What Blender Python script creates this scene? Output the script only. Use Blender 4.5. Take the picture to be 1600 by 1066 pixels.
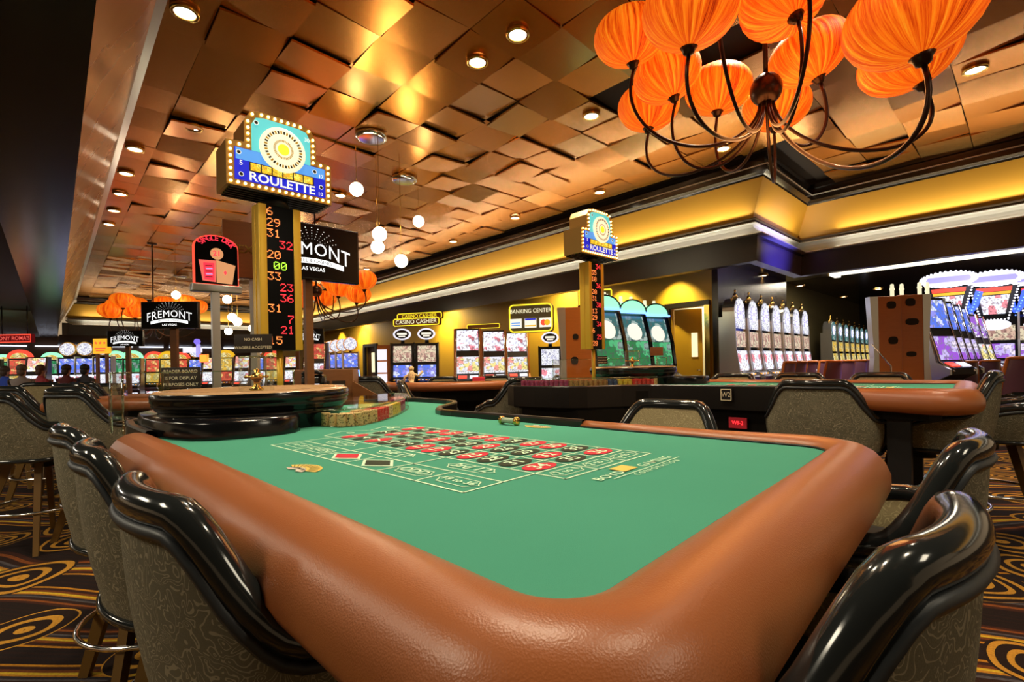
import bpy, bmesh, math, random
import numpy as np
from mathutils import Matrix, Vector
random.seed(7)
PI = math.pi
R = math.radians
for o in list(bpy.data.objects):
    bpy.data.objects.remove(o)
SC = bpy.context.scene
COL = SC.collection

# ------------------------------------------------------------------ camera (1600x1066 frame)
FPX, YH, ROLL, CAMZ = 763.0, 572.5, 0.02, 1.18
cr, sr = math.cos(ROLL), math.sin(ROLL)
cam_d = bpy.data.cameras.new('camera')
cam_d.sensor_width = 36.0
cam_d.lens = FPX / 1600 * 36.0
cam_d.shift_y = (YH - 533.0) / 1600.0
cam_d.clip_start = 0.02
cam_d.clip_end = 200
cam = bpy.data.objects.new('camera', cam_d)
COL.objects.link(cam)
right, up, back = Vector((cr, 0, -sr)), Vector((sr, 0, cr)), Vector((0, -1, 0))
cam.matrix_world = Matrix.Translation((0, 0, CAMZ)) @ Matrix((right, up, back)).transposed().to_4x4()
SC.camera = cam

# ------------------------------------------------------------------ world, exposure
W = bpy.data.worlds.new('world')
SC.world = W
W.use_nodes = True
bg = W.node_tree.nodes['Background']
bg.inputs[0].default_value = (1.0, 0.70, 0.40, 1)
bg.inputs[1].default_value = 0.38
SC.view_settings.view_transform = 'Standard'
SC.view_settings.look = 'None'
SC.view_settings.gamma = 1
SC.view_settings.use_curve_mapping = False
SC.view_settings.exposure = 0.12
try:
    SC.cycles.use_denoising = True
    SC.cycles.max_bounces = 7
    SC.cycles.glossy_bounces = 4
    SC.cycles.transmission_bounces = 6
    SC.cycles.transparent_max_bounces = 12
    SC.cycles.sample_clamp_indirect = 4.0
    SC.cycles.caustics_reflective = False
    SC.cycles.caustics_refractive = False
except Exception:
    pass

# light builders, also for the unseen fills added in the halls
def area(name, loc, size, power, color, rot=(0, 0, 0), sy=None):
    d = bpy.data.lights.new(name, 'AREA')
    d.energy = power; d.color = color; d.size = size
    if sy: d.shape = 'RECTANGLE'; d.size_y = sy
    o = bpy.data.objects.new(name, d); COL.objects.link(o)
    o.location = loc; o.rotation_euler = rot
    return o
def spot(name, loc, power, color, angle=100, radius=0.08, blend=0.6, target=None, parent=None):
    d = bpy.data.lights.new(name, 'SPOT')
    d.energy = power; d.color = color; d.spot_size = R(angle); d.spot_blend = blend; d.shadow_soft_size = radius
    o = bpy.data.objects.new(name, d); COL.objects.link(o)
    o.location = loc
    if target is not None:
        dv = Vector(target) - Vector(loc)
        o.rotation_euler = dv.to_track_quat('-Z', 'Y').to_euler()
    return o

# ------------------------------------------------------------------ frames and placing
D1 = Vector((math.sin(-.7542), math.cos(-.7542), 0))      # room axis: into the hall along the right wall
D2 = Vector((D1.y, -D1.x, 0))                             # room axis: across the coffer to the right
UU = Vector((math.sin(-.8147), math.cos(-.8147), 0))      # roulette table long axis
VV = Vector((UU.y, -UU.x, 0))
B0 = Vector((-.102, .971, 0))
def rm(p, q, z=0.0): return D1 * p + D2 * q + Vector((0, 0, z))
def tb(u, v, z=0.0): return B0 + UU * u + VV * v + Vector((0, 0, z))
def ray(px, py):
    a = (px - 800) / FPX; b = (YH - py) / FPX
    return Vector((cr * a + sr * b, 1.0, -sr * a + cr * b))
def at(px, py, Y):
    r = ray(px, py) * Y
    return Vector((r.x, r.y, CAMZ + r.z))
def on(px, py, z):
    r = ray(px, py); k = (z - CAMZ) / r.z
    return Vector((r.x * k, r.y * k, z))
ROT_ROOM = math.atan2(D2.y, D2.x)     # local x along D2, local y along D1
ROT_TAB = math.atan2(VV.y, VV.x)      # local x along VV, local y along UU

# ------------------------------------------------------------------ materials
MATS = {}
def mat(name, col, rough=0.5, metal=0.0, emit=None, strength=0.0, coat=0.0, trans=0.0, ior=1.45, spec=None, alpha=1.0):
    if name in MATS: return MATS[name]
    m = bpy.data.materials.new(name); m.use_nodes = True
    b = m.node_tree.nodes['Principled BSDF']
    b.inputs['Base Color'].default_value = (*col, 1)
    b.inputs['Roughness'].default_value = rough
    b.inputs['Metallic'].default_value = metal
    b.inputs['IOR'].default_value = ior
    if coat: b.inputs['Coat Weight'].default_value = coat; b.inputs['Coat Roughness'].default_value = 0.08
    if trans: b.inputs['Transmission Weight'].default_value = trans
    if spec is not None: b.inputs['Specular IOR Level'].default_value = spec
    if emit: b.inputs['Emission Color'].default_value = (*emit, 1); b.inputs['Emission Strength'].default_value = strength
    if alpha < 1: b.inputs['Alpha'].default_value = alpha
    MATS[name] = m
    return m
class NT:
    """small helper round a material's node tree"""
    def __init__(s, m): s.t = m.node_tree; s.b = s.t.nodes['Principled BSDF']
    def n(s, typ, **kw):
        x = s.t.nodes.new(typ)
        for k, v in kw.items(): setattr(x, k, v)
        return x
    def l(s, a, b): s.t.links.new(a, b)
    def coord(s, what='Object', scale=None):
        c = s.n('ShaderNodeTexCoord'); out = c.outputs[what]
        if scale is not None:
            mp = s.n('ShaderNodeMapping'); mp.inputs['Scale'].default_value = scale if hasattr(scale, '__len__') else (scale,) * 3
            s.l(out, mp.inputs[0]); out = mp.outputs[0]
        return out
    def noise(s, vec, scale, detail=2, rough=.5, dist=0.0):
        x = s.n('ShaderNodeTexNoise'); x.inputs['Scale'].default_value = scale; x.inputs['Detail'].default_value = detail
        x.inputs['Roughness'].default_value = rough; x.inputs['Distortion'].default_value = dist
        if vec is not None: s.l(vec, x.inputs['Vector'])
        return x
    def math(s, op, a, b=None, c=None):
        x = s.n('ShaderNodeMath', operation=op)
        for i, v in enumerate((a, b, c)):
            if v is None: continue
            if isinstance(v, (int, float)): x.inputs[i].default_value = v
            else: s.l(v, x.inputs[i])
        return x.outputs[0]
    def ramp(s, fac, stops, interp='LINEAR'):
        x = s.n('ShaderNodeValToRGB'); e = x.color_ramp; e.interpolation = interp
        while len(e.elements) < len(stops): e.elements.new(0.5)
        for i, (p, c) in enumerate(stops): e.elements[i].position = p; e.elements[i].color = (*c, 1)
        s.l(fac, x.inputs[0]); return x.outputs[0]
    def mix(s, fac, a, b):
        x = s.n('ShaderNodeMix', data_type='RGBA')
        for sock, v in ((x.inputs[0], fac), (x.inputs[6], a), (x.inputs[7], b)):
            if isinstance(v, (int, float)): sock.default_value = v
            elif isinstance(v, tuple): sock.default_value = (*v, 1)
            else: s.l(v, sock)
        return x.outputs[2]
    def bump(s, h, strength=.2, dist=.01):
        x = s.n('ShaderNodeBump'); x.inputs['Strength'].default_value = strength; x.inputs['Distance'].default_value = dist
        s.l(h, x.inputs['Height']); s.l(x.outputs[0], s.b.inputs['Normal'])

M = {}
M['black_gloss'] = mat('black_gloss', (.006, .007, .007), .12, coat=.6)
M['black'] = mat('black', (.008, .008, .009), .45)
M['dark_band'] = mat('dark_band', (.018, .010, .006), .28)
M['molding'] = mat('molding', (.016, .011, .008), .22, coat=.3)
M['chrome'] = mat('chrome', (.75, .74, .72), .16, 1.0)
M['silver'] = mat('silver', (.55, .54, .52), .3, .9)
M['gold_metal'] = mat('gold_metal', (.80, .49, .045), .34, .25)
M['sign_ink'] = mat('sign_ink', (.95, .85, .58), .6)
M['crown_highlight'] = mat('crown_highlight', (.75, .70, .62), .3, .3)  # pale colour painting the highlight along the crown molding
M['brass'] = mat('brass', (.75, .48, .12), .22, 1.0)
M['bronze'] = mat('bronze', (.045, .02, .012), .3, .7)
M['vinyl'] = mat('vinyl', (.014, .016, .016), .13, coat=.35)
M['bowl_black'] = mat('bowl_black', (.005, .005, .006), .17, spec=.5)
M['welt'] = mat('welt', (.022, .027, .032), .45)
M['seat'] = mat('seat', (.018, .021, .026), .5)
M['wood_leg'] = mat('wood_leg', (.16, .085, .02), .4)
M['paper'] = mat('paper', (.6, .55, .45), .7)
M['white_paint'] = mat('white_paint', (.75, .9, .68), .8)
M['layout_white'] = mat('layout_white', (.62, .88, .62), .85)
M['layout_red'] = mat('layout_red', (.55, .02, .04), .85)
M['layout_black'] = mat('layout_black', (.02, .03, .012), .85)
M['layout_gold'] = mat('layout_gold', (.75, .55, .12), .8)
M['curb'] = mat('curb', (.010, .008, .007), .3)
M['felt'] = mat('felt', (.035, .30, .165), .95, spec=.15)
n = NT(M['felt']); v = n.coord('Object')
c = n.noise(v, 700, 2); c2 = n.noise(v, 5, 3)
n.l(n.mix(n.math('MULTIPLY', c2.outputs[0], .35), (.062, .285, .190), (.080, .34, .228)), n.b.inputs['Base Color'])
n.bump(c.outputs[0], .25, .002)
M['leather'] = mat('leather', (.30, .09, .028), .34, coat=.12)
M['leather'].node_tree.nodes['Principled BSDF'].inputs['Coat Roughness'].default_value = .3
n = NT(M['leather']); v = n.coord('Object')
a = n.noise(v, 420, 3, .6); b2 = n.n('ShaderNodeTexVoronoi'); b2.inputs['Scale'].default_value = 420; n.l(v, b2.inputs['Vector'])
c2 = n.noise(v, 3.0, 2)
n.l(n.mix(c2.outputs[0], (.29, .084, .024), (.37, .118, .036)), n.b.inputs['Base Color'])
n.bump(n.math('ADD', a.outputs[0], b2.outputs[0]), .22, .001)
M['table_wood'] = mat('table_wood', (.006, .005, .004), .4, spec=.2)
def wood(name, c1, c2, rough=.4, sc=(1.2, 1.2, 9)):
    M[name] = mat(name, c1, rough)
    n = NT(M[name]); v = n.coord('Object', sc)
    a = n.noise(v, 3.5, 4, .6, 1.5)
    n.l(n.mix(a.outputs[0], c1, c2), n.b.inputs['Base Color'])
wood('podium_wood', (.17, .065, .018), (.25, .10, .03))
wood('orange_wood', (.50, .135, .018), (.62, .18, .028), .32)
wood('bowl_wood', (.35, .2, .09), (.5, .32, .17), .2)
# chair fabric: dark olive with a curling lighter line
def fabric(name, base, line, sc):
    M[name] = mat(name, base, .8)
    n = NT(M[name]); v = n.coord('Object')
    a = n.noise(v, sc, 1.2, .45, 1.1)
    w = n.math('PINGPONG', n.math('MULTIPLY', a.outputs[0], 9.0), .5)
    lin = n.math('LESS_THAN', w, .11)
    f2 = n.noise(v, 500, 1)
    fine = n.math('MULTIPLY', f2.outputs[0], .5)
    col = n.mix(lin, n.mix(fine, base, tuple(x * 1.9 for x in base)), line)
    n.l(col, n.b.inputs['Base Color']); n.bump(f2.outputs[0], .3, .001)
M['marquee_metal'] = mat('marquee_metal', (.40, .23, .06), .3, .5)
fabric('fabric_out', (.11, .10, .064), (.30, .27, .18), 26)
fabric('fabric_in_lit', (.22, .175, .085), (.40, .33, .17), 24)  # same fabric in a lighter, golder copy for inner backs facing the lamps
# carpet
M['carpet'] = mat('carpet', (.05, .03, .015), .95, spec=.1)
n = NT(M['carpet']); v = n.coord('Object')
wob = n.noise(v, 1.6, 2, .5)
mp = n.n('ShaderNodeVectorMath', operation='MULTIPLY_ADD'); n.l(wob.outputs['Color'], mp.inputs[0]); mp.inputs[1].default_value = (.28, .28, 0); n.l(v, mp.inputs[2])
vo = n.n('ShaderNodeTexVoronoi', voronoi_dimensions='2D'); vo.inputs['Scale'].default_value = 1.55; vo.inputs['Randomness'].default_value = .75; n.l(mp.outputs[0], vo.inputs['Vector'])
sepc = n.n('ShaderNodeSeparateColor'); n.l(vo.outputs['Color'], sepc.inputs[0])
ring = n.math('SINE', n.math('MULTIPLY', vo.outputs['Distance'], n.math('MULTIPLY_ADD', sepc.outputs[0], 26.0, 44.0)))
rad = n.math('MULTIPLY_ADD', sepc.outputs[1], .16, .26)
ringm = n.math('GREATER_THAN', ring, .35)
wv = n.n('ShaderNodeTexWave', wave_type='BANDS', bands_direction='DIAGONAL'); wv.inputs['Scale'].default_value = .55; wv.inputs['Distortion'].default_value = 6; wv.inputs['Detail'].default_value = 1.5; wv.inputs['Detail Scale'].default_value = .8; n.l(v, wv.inputs['Vector'])
band = n.ramp(wv.outputs['Fac'], [(0, (.014, .009, .008)), (.18, (.05, .017, .010)), (.26, (.23, .065, .015)), (.33, (.030, .014, .010)), (.44, (.085, .075, .080)), (.50, (.028, .024, .028)), (.58, (.50, .21, .02)), (.64, (.62, .42, .03)), (.70, (.16, .045, .012)), (.78, (.040, .015, .010)), (.86, (.48, .20, .018)), (.91, (.015, .010, .010))], 'CONSTANT')
stripe = n.math('GREATER_THAN', n.math('SINE', n.math('MULTIPLY', wv.outputs['Fac'], 160.0)), .55)
band = n.mix(n.math('MULTIPLY', stripe, .35), band, (.03, .012, .008))
edge = n.math('LESS_THAN', vo.outputs['Distance'], rad)
inside = n.mix(ringm, (.018, .010, .008), (.50, .24, .03))
col = n.mix(edge, band, inside)
fl = n.n('ShaderNodeTexVoronoi', voronoi_dimensions='2D'); fl.inputs['Scale'].default_value = 90; n.l(v, fl.inputs['Vector'])
col = n.mix(n.math('MULTIPLY', fl.outputs['Distance'], .35), col, (.01, .006, .005))
n.l(col, n.b.inputs['Base Color'])
pile = n.noise(v, 260, 2); n.bump(pile.outputs[0], .5, .004)
# ceiling tile: brushed copper metal, each tile a little different
M['tile'] = mat('tile', (.5, .25, .06), .3, .85)
n = NT(M['tile']); oi = n.n('ShaderNodeObjectInfo')
n.l(n.ramp(oi.outputs['Random'], [(0, (.58, .235, .030)), (.4, (.66, .27, .038)), (.75, (.62, .28, .06)), (1, (.52, .29, .09))]), n.b.inputs['Base Color'])
n.b.inputs['Roughness'].default_value = .27; n.b.inputs['Metallic'].default_value = .8
M['tile_back'] = mat('tile_back', (.02, .012, .006), .8)
M['fascia'] = mat('fascia', (.42, .24, .11), .28, .8)
n = NT(M['fascia']); v = n.coord('Object'); a = n.noise(v, 1.2, 3); n.l(n.math('MULTIPLY_ADD', a.outputs[0], .25, .16), n.b.inputs['Roughness'])
M['gold_wall'] = mat('gold_wall', (.60, .31, .026), .5)
M['yellow_wall'] = mat('yellow_wall', (.52, .30, .02), .6)
M['cove'] = mat('cove', (.55, .53, .46), .35, .4)
M['cove_trim'] = mat('cove_trim', (.10, .07, .04), .3, .3)
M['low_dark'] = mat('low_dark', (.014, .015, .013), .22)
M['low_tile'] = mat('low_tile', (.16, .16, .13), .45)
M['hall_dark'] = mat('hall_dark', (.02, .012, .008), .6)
M['hall_brown'] = mat('hall_brown', (.05, .02, .008), .4)
M['gloss_ceiling'] = mat('gloss_ceiling', (.10, .06, .03), .14, .6)
M['screen_black'] = mat('screen_black', (.003, .003, .003), .25, spec=.12)
M['tv_frame'] = mat('tv_frame', (.01, .01, .011), .25)
M['tv_side'] = mat('tv_side', (.25, .22, .18), .35, .5)
def emi(name, col, s):
    M[name] = mat(name, tuple(min(x, .8) * .4 for x in col), .5, emit=col, strength=s)
    return M[name]
emi('tv_white', (1, 1, 1), 1.2)
emi('led_red', (1, .03, .04), 2.2); emi('led_orange', (1, .22, .05), 2.4); emi('led_green', (.45, 1, .05), 2.0)
emi('bulb', (1, .62, .18), 9); emi('bulb_white', (.85, .85, 1), 2); emi('globe', (1, .84, .55), 16)
emi('down', (1, .90, .68), 7); emi('strip_white', (.92, .95, 1), 2.2); emi('strip_warm', (1, .93, .72), 1.5)
emi('blue_panel', (.006, .014, .62), .8); emi('sky_panel', (.10, .36, .9), .8); emi('cyan_panel', (.12, .65, .65), .8)
emi('neon_blue', (.12, .25, 1), 3.5); emi('neon_white', (.8, .85, 1), 3); emi('neon_yellow', (1, .78, .03), 1.1); emi('neon_red', (1, .03, .06), 1.2)
emi('card_pink', (1, .16, .12), .75); emi('card_tan', (.85, .38, .16), .7); emi('lit_cream', (1, .92, .6), .9)
emi('yellow_sign', (1, .55, .02), .8); emi('purple', (.25, .18, .9), .9); emi('green_lit', (.3, 1, .5), 1.3)
emi('white_lit', (.90, .88, 1), .95); emi('sign_white', (1, .95, .8), .9); emi('red_lit', (1, .08, .04), 1.0); emi('orange_lit', (1, .4, .04), 1.2); emi('blue_lit', (.04, .1, 1), 1.6)
emi('lilac', (.5, .45, 1), .8)
def screen(name, c1, c2, c3, sc, strength, aniso=(1, 1, 1)):
    """a lit screen with blocks of colour on it"""
    M[name] = mat(name, (.02, .02, .02), .2)
    n = NT(M[name]); v = n.coord('Object', tuple(sc * x for x in aniso))
    vo = n.n('ShaderNodeTexVoronoi', distance='CHEBYCHEV'); vo.inputs['Scale'].default_value = 1; vo.inputs['Randomness'].default_value = .8; n.l(v, vo.inputs['Vector'])
    sep = n.n('ShaderNodeSeparateColor'); n.l(vo.outputs['Color'], sep.inputs[0])
    col = n.ramp(sep.outputs[0], [(0, c1), (.5, c2), (.8, c3)], 'CONSTANT')
    a = n.noise(v, 2.5, 2); col = n.mix(n.math('MULTIPLY', n.math('GREATER_THAN', a.outputs[0], .56), .7), col, tuple(x * .25 for x in c3))
    n.l(col, n.b.inputs['Emission Color']); n.b.inputs['Emission Strength'].default_value = strength
screen('scr_white', (.9, .92, 1), (.75, .8, .95), (.8, .25, .3), 9, 1.2)
screen('scr_cream', (1, .85, .6), (.9, .6, .45), (.55, .3, .25), 12, .75)
screen('scr_blue', (.1, .2, .9), (.3, .3, .9), (.7, .75, 1), 10, 1.0)
screen('scr_green', (.02, .25, .08), (.1, .6, .25), (.3, .45, .4), 8, .75)
screen('scr_teal', (.05, .2, .2), (.2, .35, .35), (.5, .65, .6), 9, .7)
screen('scr_gold', (.9, .55, .08), (.7, .6, .2), (1, .85, .4), 9, .8)
screen('scr_red', (.8, .1, .06), (.5, .05, .04), (1, .6, .2), 9, .9)
screen('scr_purple', (.35, .1, .7), (.6, .5, .9), (.9, .8, 1), 9, 1.0)
screen('scr_mixed', (.85, .85, .95), (.9, .35, .3), (.95, .8, .3), 11, 1.0)
screen('wheel_face', (.95, .95, 1), (.85, .85, .95), (.55, .55, .75), 16, 1.0)
screen('gold_led', (1, .55, .02), (.9, .4, .02), (1, .75, .1), 60, 1.2)
# silk lantern: pleated, lit from inside
M['lantern'] = mat('lantern', (.75, .14, .015), .6)
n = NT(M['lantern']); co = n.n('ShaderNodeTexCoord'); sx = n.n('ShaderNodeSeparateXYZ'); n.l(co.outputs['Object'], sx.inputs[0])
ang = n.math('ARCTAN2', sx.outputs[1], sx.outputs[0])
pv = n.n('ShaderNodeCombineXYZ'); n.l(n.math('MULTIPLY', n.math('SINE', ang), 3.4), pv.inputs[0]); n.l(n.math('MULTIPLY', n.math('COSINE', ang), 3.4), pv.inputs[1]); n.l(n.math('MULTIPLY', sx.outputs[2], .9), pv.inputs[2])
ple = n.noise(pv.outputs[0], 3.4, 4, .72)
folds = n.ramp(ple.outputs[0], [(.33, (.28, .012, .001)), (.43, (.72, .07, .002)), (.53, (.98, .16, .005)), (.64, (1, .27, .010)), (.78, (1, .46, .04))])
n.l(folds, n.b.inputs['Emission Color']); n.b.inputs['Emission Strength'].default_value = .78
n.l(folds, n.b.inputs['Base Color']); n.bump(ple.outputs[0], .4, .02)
# chips
def chipmat(name, base, spotc):
    M[name] = mat(name, base, .5)
    n = NT(M[name]); v = n.coord('Object'); a = n.noise(v, 130, 1, .5)
    n.l(n.mix(n.math('GREATER_THAN', a.outputs[0], .60), base, spotc), n.b.inputs['Base Color'])
chipmat('chip_cream', (.95, .66, .34), (.20, .11, .05)); chipmat('chip_red', (.72, .025, .03), (.8, .2, .16)); chipmat('chip_yellow', (.9, .62, .08), (.45, .26, .03))
chipmat('chip_purple', (.36, .035, .15), (.6, .15, .22)); chipmat('chip_pink', (.72, .16, .17), (.8, .6, .5)); chipmat('chip_brown', (.50, .24, .09), (.2, .08, .03)); chipmat('chip_blue', (.05, .07, .2), (.2, .2, .3))
# clear acrylic: a thin sheet
def acrylic(name, tint=(1, 1, 1), gl=.10):
    m = bpy.data.materials.new(name); m.use_nodes = True; t = m.node_tree
    for x in list(t.nodes): t.nodes.remove(x)
    out = t.nodes.new('ShaderNodeOutputMaterial'); mx = t.nodes.new('ShaderNodeMixShader'); tr = t.nodes.new('ShaderNodeBsdfTransparent'); gs = t.nodes.new('ShaderNodeBsdfGlossy')
    tr.inputs[0].default_value = (*tint, 1); gs.inputs['Roughness'].default_value = .03
    fr = t.nodes.new('ShaderNodeFresnel'); fr.inputs[0].default_value = 1.3
    ad = t.nodes.new('ShaderNodeMath'); ad.operation = 'ADD'; ad.inputs[1].default_value = gl; ad.use_clamp = True
    ml = t.nodes.new('ShaderNodeMath'); ml.operation = 'MULTIPLY'; ml.inputs[1].default_value = .38
    t.links.new(fr.outputs[0], ml.inputs[0]); t.links.new(ml.outputs[0], ad.inputs[0]); t.links.new(ad.outputs[0], mx.inputs[0]); t.links.new(tr.outputs[0], mx.inputs[1]); t.links.new(gs.outputs[0], mx.inputs[2]); t.links.new(mx.outputs[0], out.inputs[0])
    M[name] = m
acrylic('acrylic', (.93, .95, .92), .03); acrylic('acrylic_edge', (.75, .85, .70), .25); acrylic('cover', (.95, .95, .90), .02)

# ------------------------------------------------------------------ mesh builder
class MB:
    def __init__(s): s.v = []; s.f = []; s.m = []; s.mats = []; s.sm = []
    def mi(s, m):
        if m is None: return 0
        m = M[m] if isinstance(m, str) else m
        if m not in s.mats: s.mats.append(m)
        return s.mats.index(m)
    def add(s, verts, faces, m=None, smooth=False, T=None):
        o = len(s.v); k = s.mi(m)
        s.v += [tuple(T @ Vector(p)) if T is not None else tuple(p) for p in verts]
        s.f += [tuple(i + o for i in f) for f in faces]
        s.m += [k] * len(faces); s.sm += [smooth] * len(faces)
        return s
    def box(s, c, d, m=None, T=None, rz=0, bev=0.0):
        x, y, z = (e / 2 for e in d)
        if bev > 0:
            bm = bmesh.new(); bmesh.ops.create_cube(bm, size=1)
            bmesh.ops.scale(bm, vec=d, verts=bm.verts)
            bmesh.ops.bevel(bm, geom=bm.edges[:], offset=bev, segments=2, affect='EDGES', profile=.7)
            vs = [w.co.copy() for w in bm.verts]; bm.verts.index_update(); fs = [tuple(w.index for w in f.verts) for f in bm.faces]; bm.free()
        else:
            vs = [Vector((i * x, j * y, k * z)) for i in (-1, 1) for j in (-1, 1) for k in (-1, 1)]
            fs = [(0, 1, 3, 2), (4, 6, 7, 5), (0, 4, 5, 1), (2, 3, 7, 6), (0, 2, 6, 4), (1, 5, 7, 3)]
        A = Matrix.Translation(c) @ Matrix.Rotation(rz, 4, 'Z')
        return s.add([A @ w for w in vs], fs, m, bev > 0, T)
    def tube(s, pts, r, m=None, n=8, closed=False, cap=True, smooth=True, T=None, up=None):
        pts = [Vector(p) for p in pts]; N = len(pts); rr = r if hasattr(r, '__len__') else [r] * N
        vs = []; fs = []; prev = None
        for i, p in enumerate(pts):
            a = pts[(i - 1) % N] if (i > 0 or closed) else p; b = pts[(i + 1) % N] if (i < N - 1 or closed) else p
            t = (b - a).normalized()
            if prev is None:
                ref = Vector(up) if up else (Vector((0, 0, 1)) if abs(t.z) < .9 else Vector((1, 0, 0)))
                nrm = (ref - t * ref.dot(t)).normalized()
            else:
                nrm = (prev - t * prev.dot(t)).normalized()
            prev = nrm; bn = t.cross(nrm)
            for k in range(n):
                an = 2 * PI * k / n
                vs.append(p + (nrm * math.cos(an) + bn * math.sin(an)) * rr[i])
        segs = N if closed else N - 1
        for i in range(segs):
            for k in range(n):
                a0 = i * n + k; a1 = i * n + (k + 1) % n; b0 = ((i + 1) % N) * n + k; b1 = ((i + 1) % N) * n + (k + 1) % n
                fs.append((a0, a1, b1, b0))
        if cap and not closed:
            fs.append(tuple(range(n))[::-1]); fs.append(tuple((N - 1) * n + k for k in range(n)))
        return s.add(vs, fs, m, smooth, T)
    def lathe(s, prof, m=None, n=24, smooth=True, T=None, cap=True):
        vs = []; fs = []
        for (r, z) in prof:
            for k in range(n):
                a = 2 * PI * k / n; vs.append((r * math.cos(a), r * math.sin(a), z))
        for i in range(len(prof) - 1):
            for k in range(n):
                fs.append((i * n + k, i * n + (k + 1) % n, (i + 1) * n + (k + 1) % n, (i + 1) * n + k))
        if cap:
            if prof[0][0] > 1e-4: fs.append(tuple(range(n))[::-1])
            if prof[-1][0] > 1e-4: fs.append(tuple((len(prof) - 1) * n + k for k in range(n)))
        return s.add(vs, fs, m, smooth, T)
    def prism(s, poly, z0, z1, m=None, T=None, smooth=False):
        """poly (x,y) extruded in z"""
        n = len(poly)
        vs = [(x, y, z0) for x, y in poly] + [(x, y, z1) for x, y in poly]
        fs = [tuple(range(n))[::-1], tuple(range(n, 2 * n))] + [(i, (i + 1) % n, n + (i + 1) % n, n + i) for i in range(n)]
        return s.add(vs, fs, m, smooth, T)
    def side(s, poly, x0, x1, m=None, T=None):
        """poly (y,z) extruded in x"""
        n = len(poly)
        vs = [(x0, y, z) for y, z in poly] + [(x1, y, z) for y, z in poly]
        fs = [tuple(range(n)), tuple(range(n, 2 * n))[::-1]] + [(i, n + i, n + (i + 1) % n, (i + 1) % n) for i in range(n)]
        return s.add(vs, fs, m, False, T)
    def front(s, poly, y0, y1, m=None, T=None):
        """poly (x,z) extruded in y"""
        n = len(poly)
        vs = [(x, y0, z) for x, z in poly] + [(x, y1, z) for x, z in poly]
        fs = [tuple(range(n)), tuple(range(n, 2 * n))[::-1]] + [(i, n + i, n + (i + 1) % n, (i + 1) % n) for i in range(n)]
        return s.add(vs, fs, m, False, T)
    def ball(s, c, r, m=None, n=12, sc=(1, 1, 1), T=None):
        k = max(4, n // 2); prof = [(math.sin(PI * i / k) * r, -math.cos(PI * i / k) * r) for i in range(k + 1)]
        prof[0] = (0.0005 * r, -r); prof[-1] = (0.0005 * r, r)
        A = Matrix.Translation(c) @ Matrix.Diagonal((*sc, 1))
        return s.lathe(prof, m, n, True, (T @ A) if T is not None else A)
    def mesh(s, name='mesh'):
        me = bpy.data.meshes.new(name); me.from_pydata(s.v, [], s.f)
        for m in s.mats: me.materials.append(m)
        if me.polygons:
            me.polygons.foreach_set('material_index', s.m); me.polygons.foreach_set('use_smooth', s.sm)
        bm = bmesh.new(); bm.from_mesh(me); bmesh.ops.recalc_face_normals(bm, faces=bm.faces[:]); bm.to_mesh(me); bm.free()
        return me
    def obj(s, name, parent=None, loc=None, rot=None):
        o = bpy.data.objects.new(name, s.mesh(name)); COL.objects.link(o)
        if parent is not None: o.parent = parent
        if loc is not None: o.location = loc
        if rot is not None: o.rotation_euler = rot
        return o
def tag(o, label, cat, group=None, kind=None):
    o['label'] = label; o['category'] = cat
    if group: o['group'] = group
    if kind: o['kind'] = kind
    return o
def thing(name, label, cat, loc=(0, 0, 0), rz=0.0, group=None, sc=1.0):
    o = bpy.data.objects.new(name, None); COL.objects.link(o)
    o.location = loc; o.rotation_euler = (0, 0, rz); o.scale = (sc,) * 3; o.empty_display_size = .1
    return tag(o, label, cat, group)
def struct(o, label=None):
    o['kind'] = 'structure'
    if label: o['label'] = label
    return o
KIDS = {}
def dup(root, loc, rz, label, group=None, sc=1.0):
    """a copy of a thing, its parts and their sub-parts"""
    def kids(o): return [c for c in COL.objects if c.parent == o]
    if root.name not in KIDS: KIDS[root.name] = [(c, kids(c)) for c in kids(root)]
    r = root.copy(); COL.objects.link(r); r.location = loc; r.rotation_euler = (0, 0, rz); r.scale = (sc,) * 3
    r['label'] = label
    if group: r['group'] = group
    for c, sub in KIDS[root.name]:
        d = c.copy(); COL.objects.link(d); d.parent = r
        for g in sub:
            e = g.copy(); COL.objects.link(e); e.parent = d
    return r
# flat lettering
TXT = {}
def letters(s, size=1.0, bold=0.0, spacing=1.0):
    if set('MNW') & set(s): bold *= .25        # heavy outlines would cross inside these letters
    k = (s, bold, spacing)
    if k not in TXT:
        cu = bpy.data.curves.new('t', 'FONT'); cu.body = s; cu.size = 1; cu.align_x = 'CENTER'; cu.align_y = 'CENTER'; cu.offset = bold; cu.space_character = spacing; cu.resolution_u = 3
        o = bpy.data.objects.new('t', cu); COL.objects.link(o)
        dg = bpy.context.evaluated_depsgraph_get(); dg.update()
        me = bpy.data.meshes.new_from_object(o.evaluated_get(dg))
        TXT[k] = ([tuple(v.co) for v in me.vertices], [tuple(p.vertices) for p in me.polygons])
        bpy.data.objects.remove(o); bpy.data.curves.remove(cu); bpy.data.meshes.remove(me)
    v, f = TXT[k]
    return [(x * size, y * size, 0) for x, y, z in v], f
def put_text(mb, s, T, size, m, bold=0.0, sx=1.0, warp=None, spacing=1.0):
    v, f = letters(s, size, bold, spacing)
    v = [(x * sx, y, z) for x, y, z in v]
    if warp: v = [warp(x, y) for x, y, z in v]
    mb.add(v, f, m, False, T)
# ================================================================== ROOM
CZ = CAMZ + 3.2
ROOM = Matrix.Rotation(ROT_ROOM, 4, 'Z')        # local (x=q, y=p)
def room_obj(mb, name):
    o = mb.obj(name); o.rotation_euler = (0, 0, ROT_ROOM); return o
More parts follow.
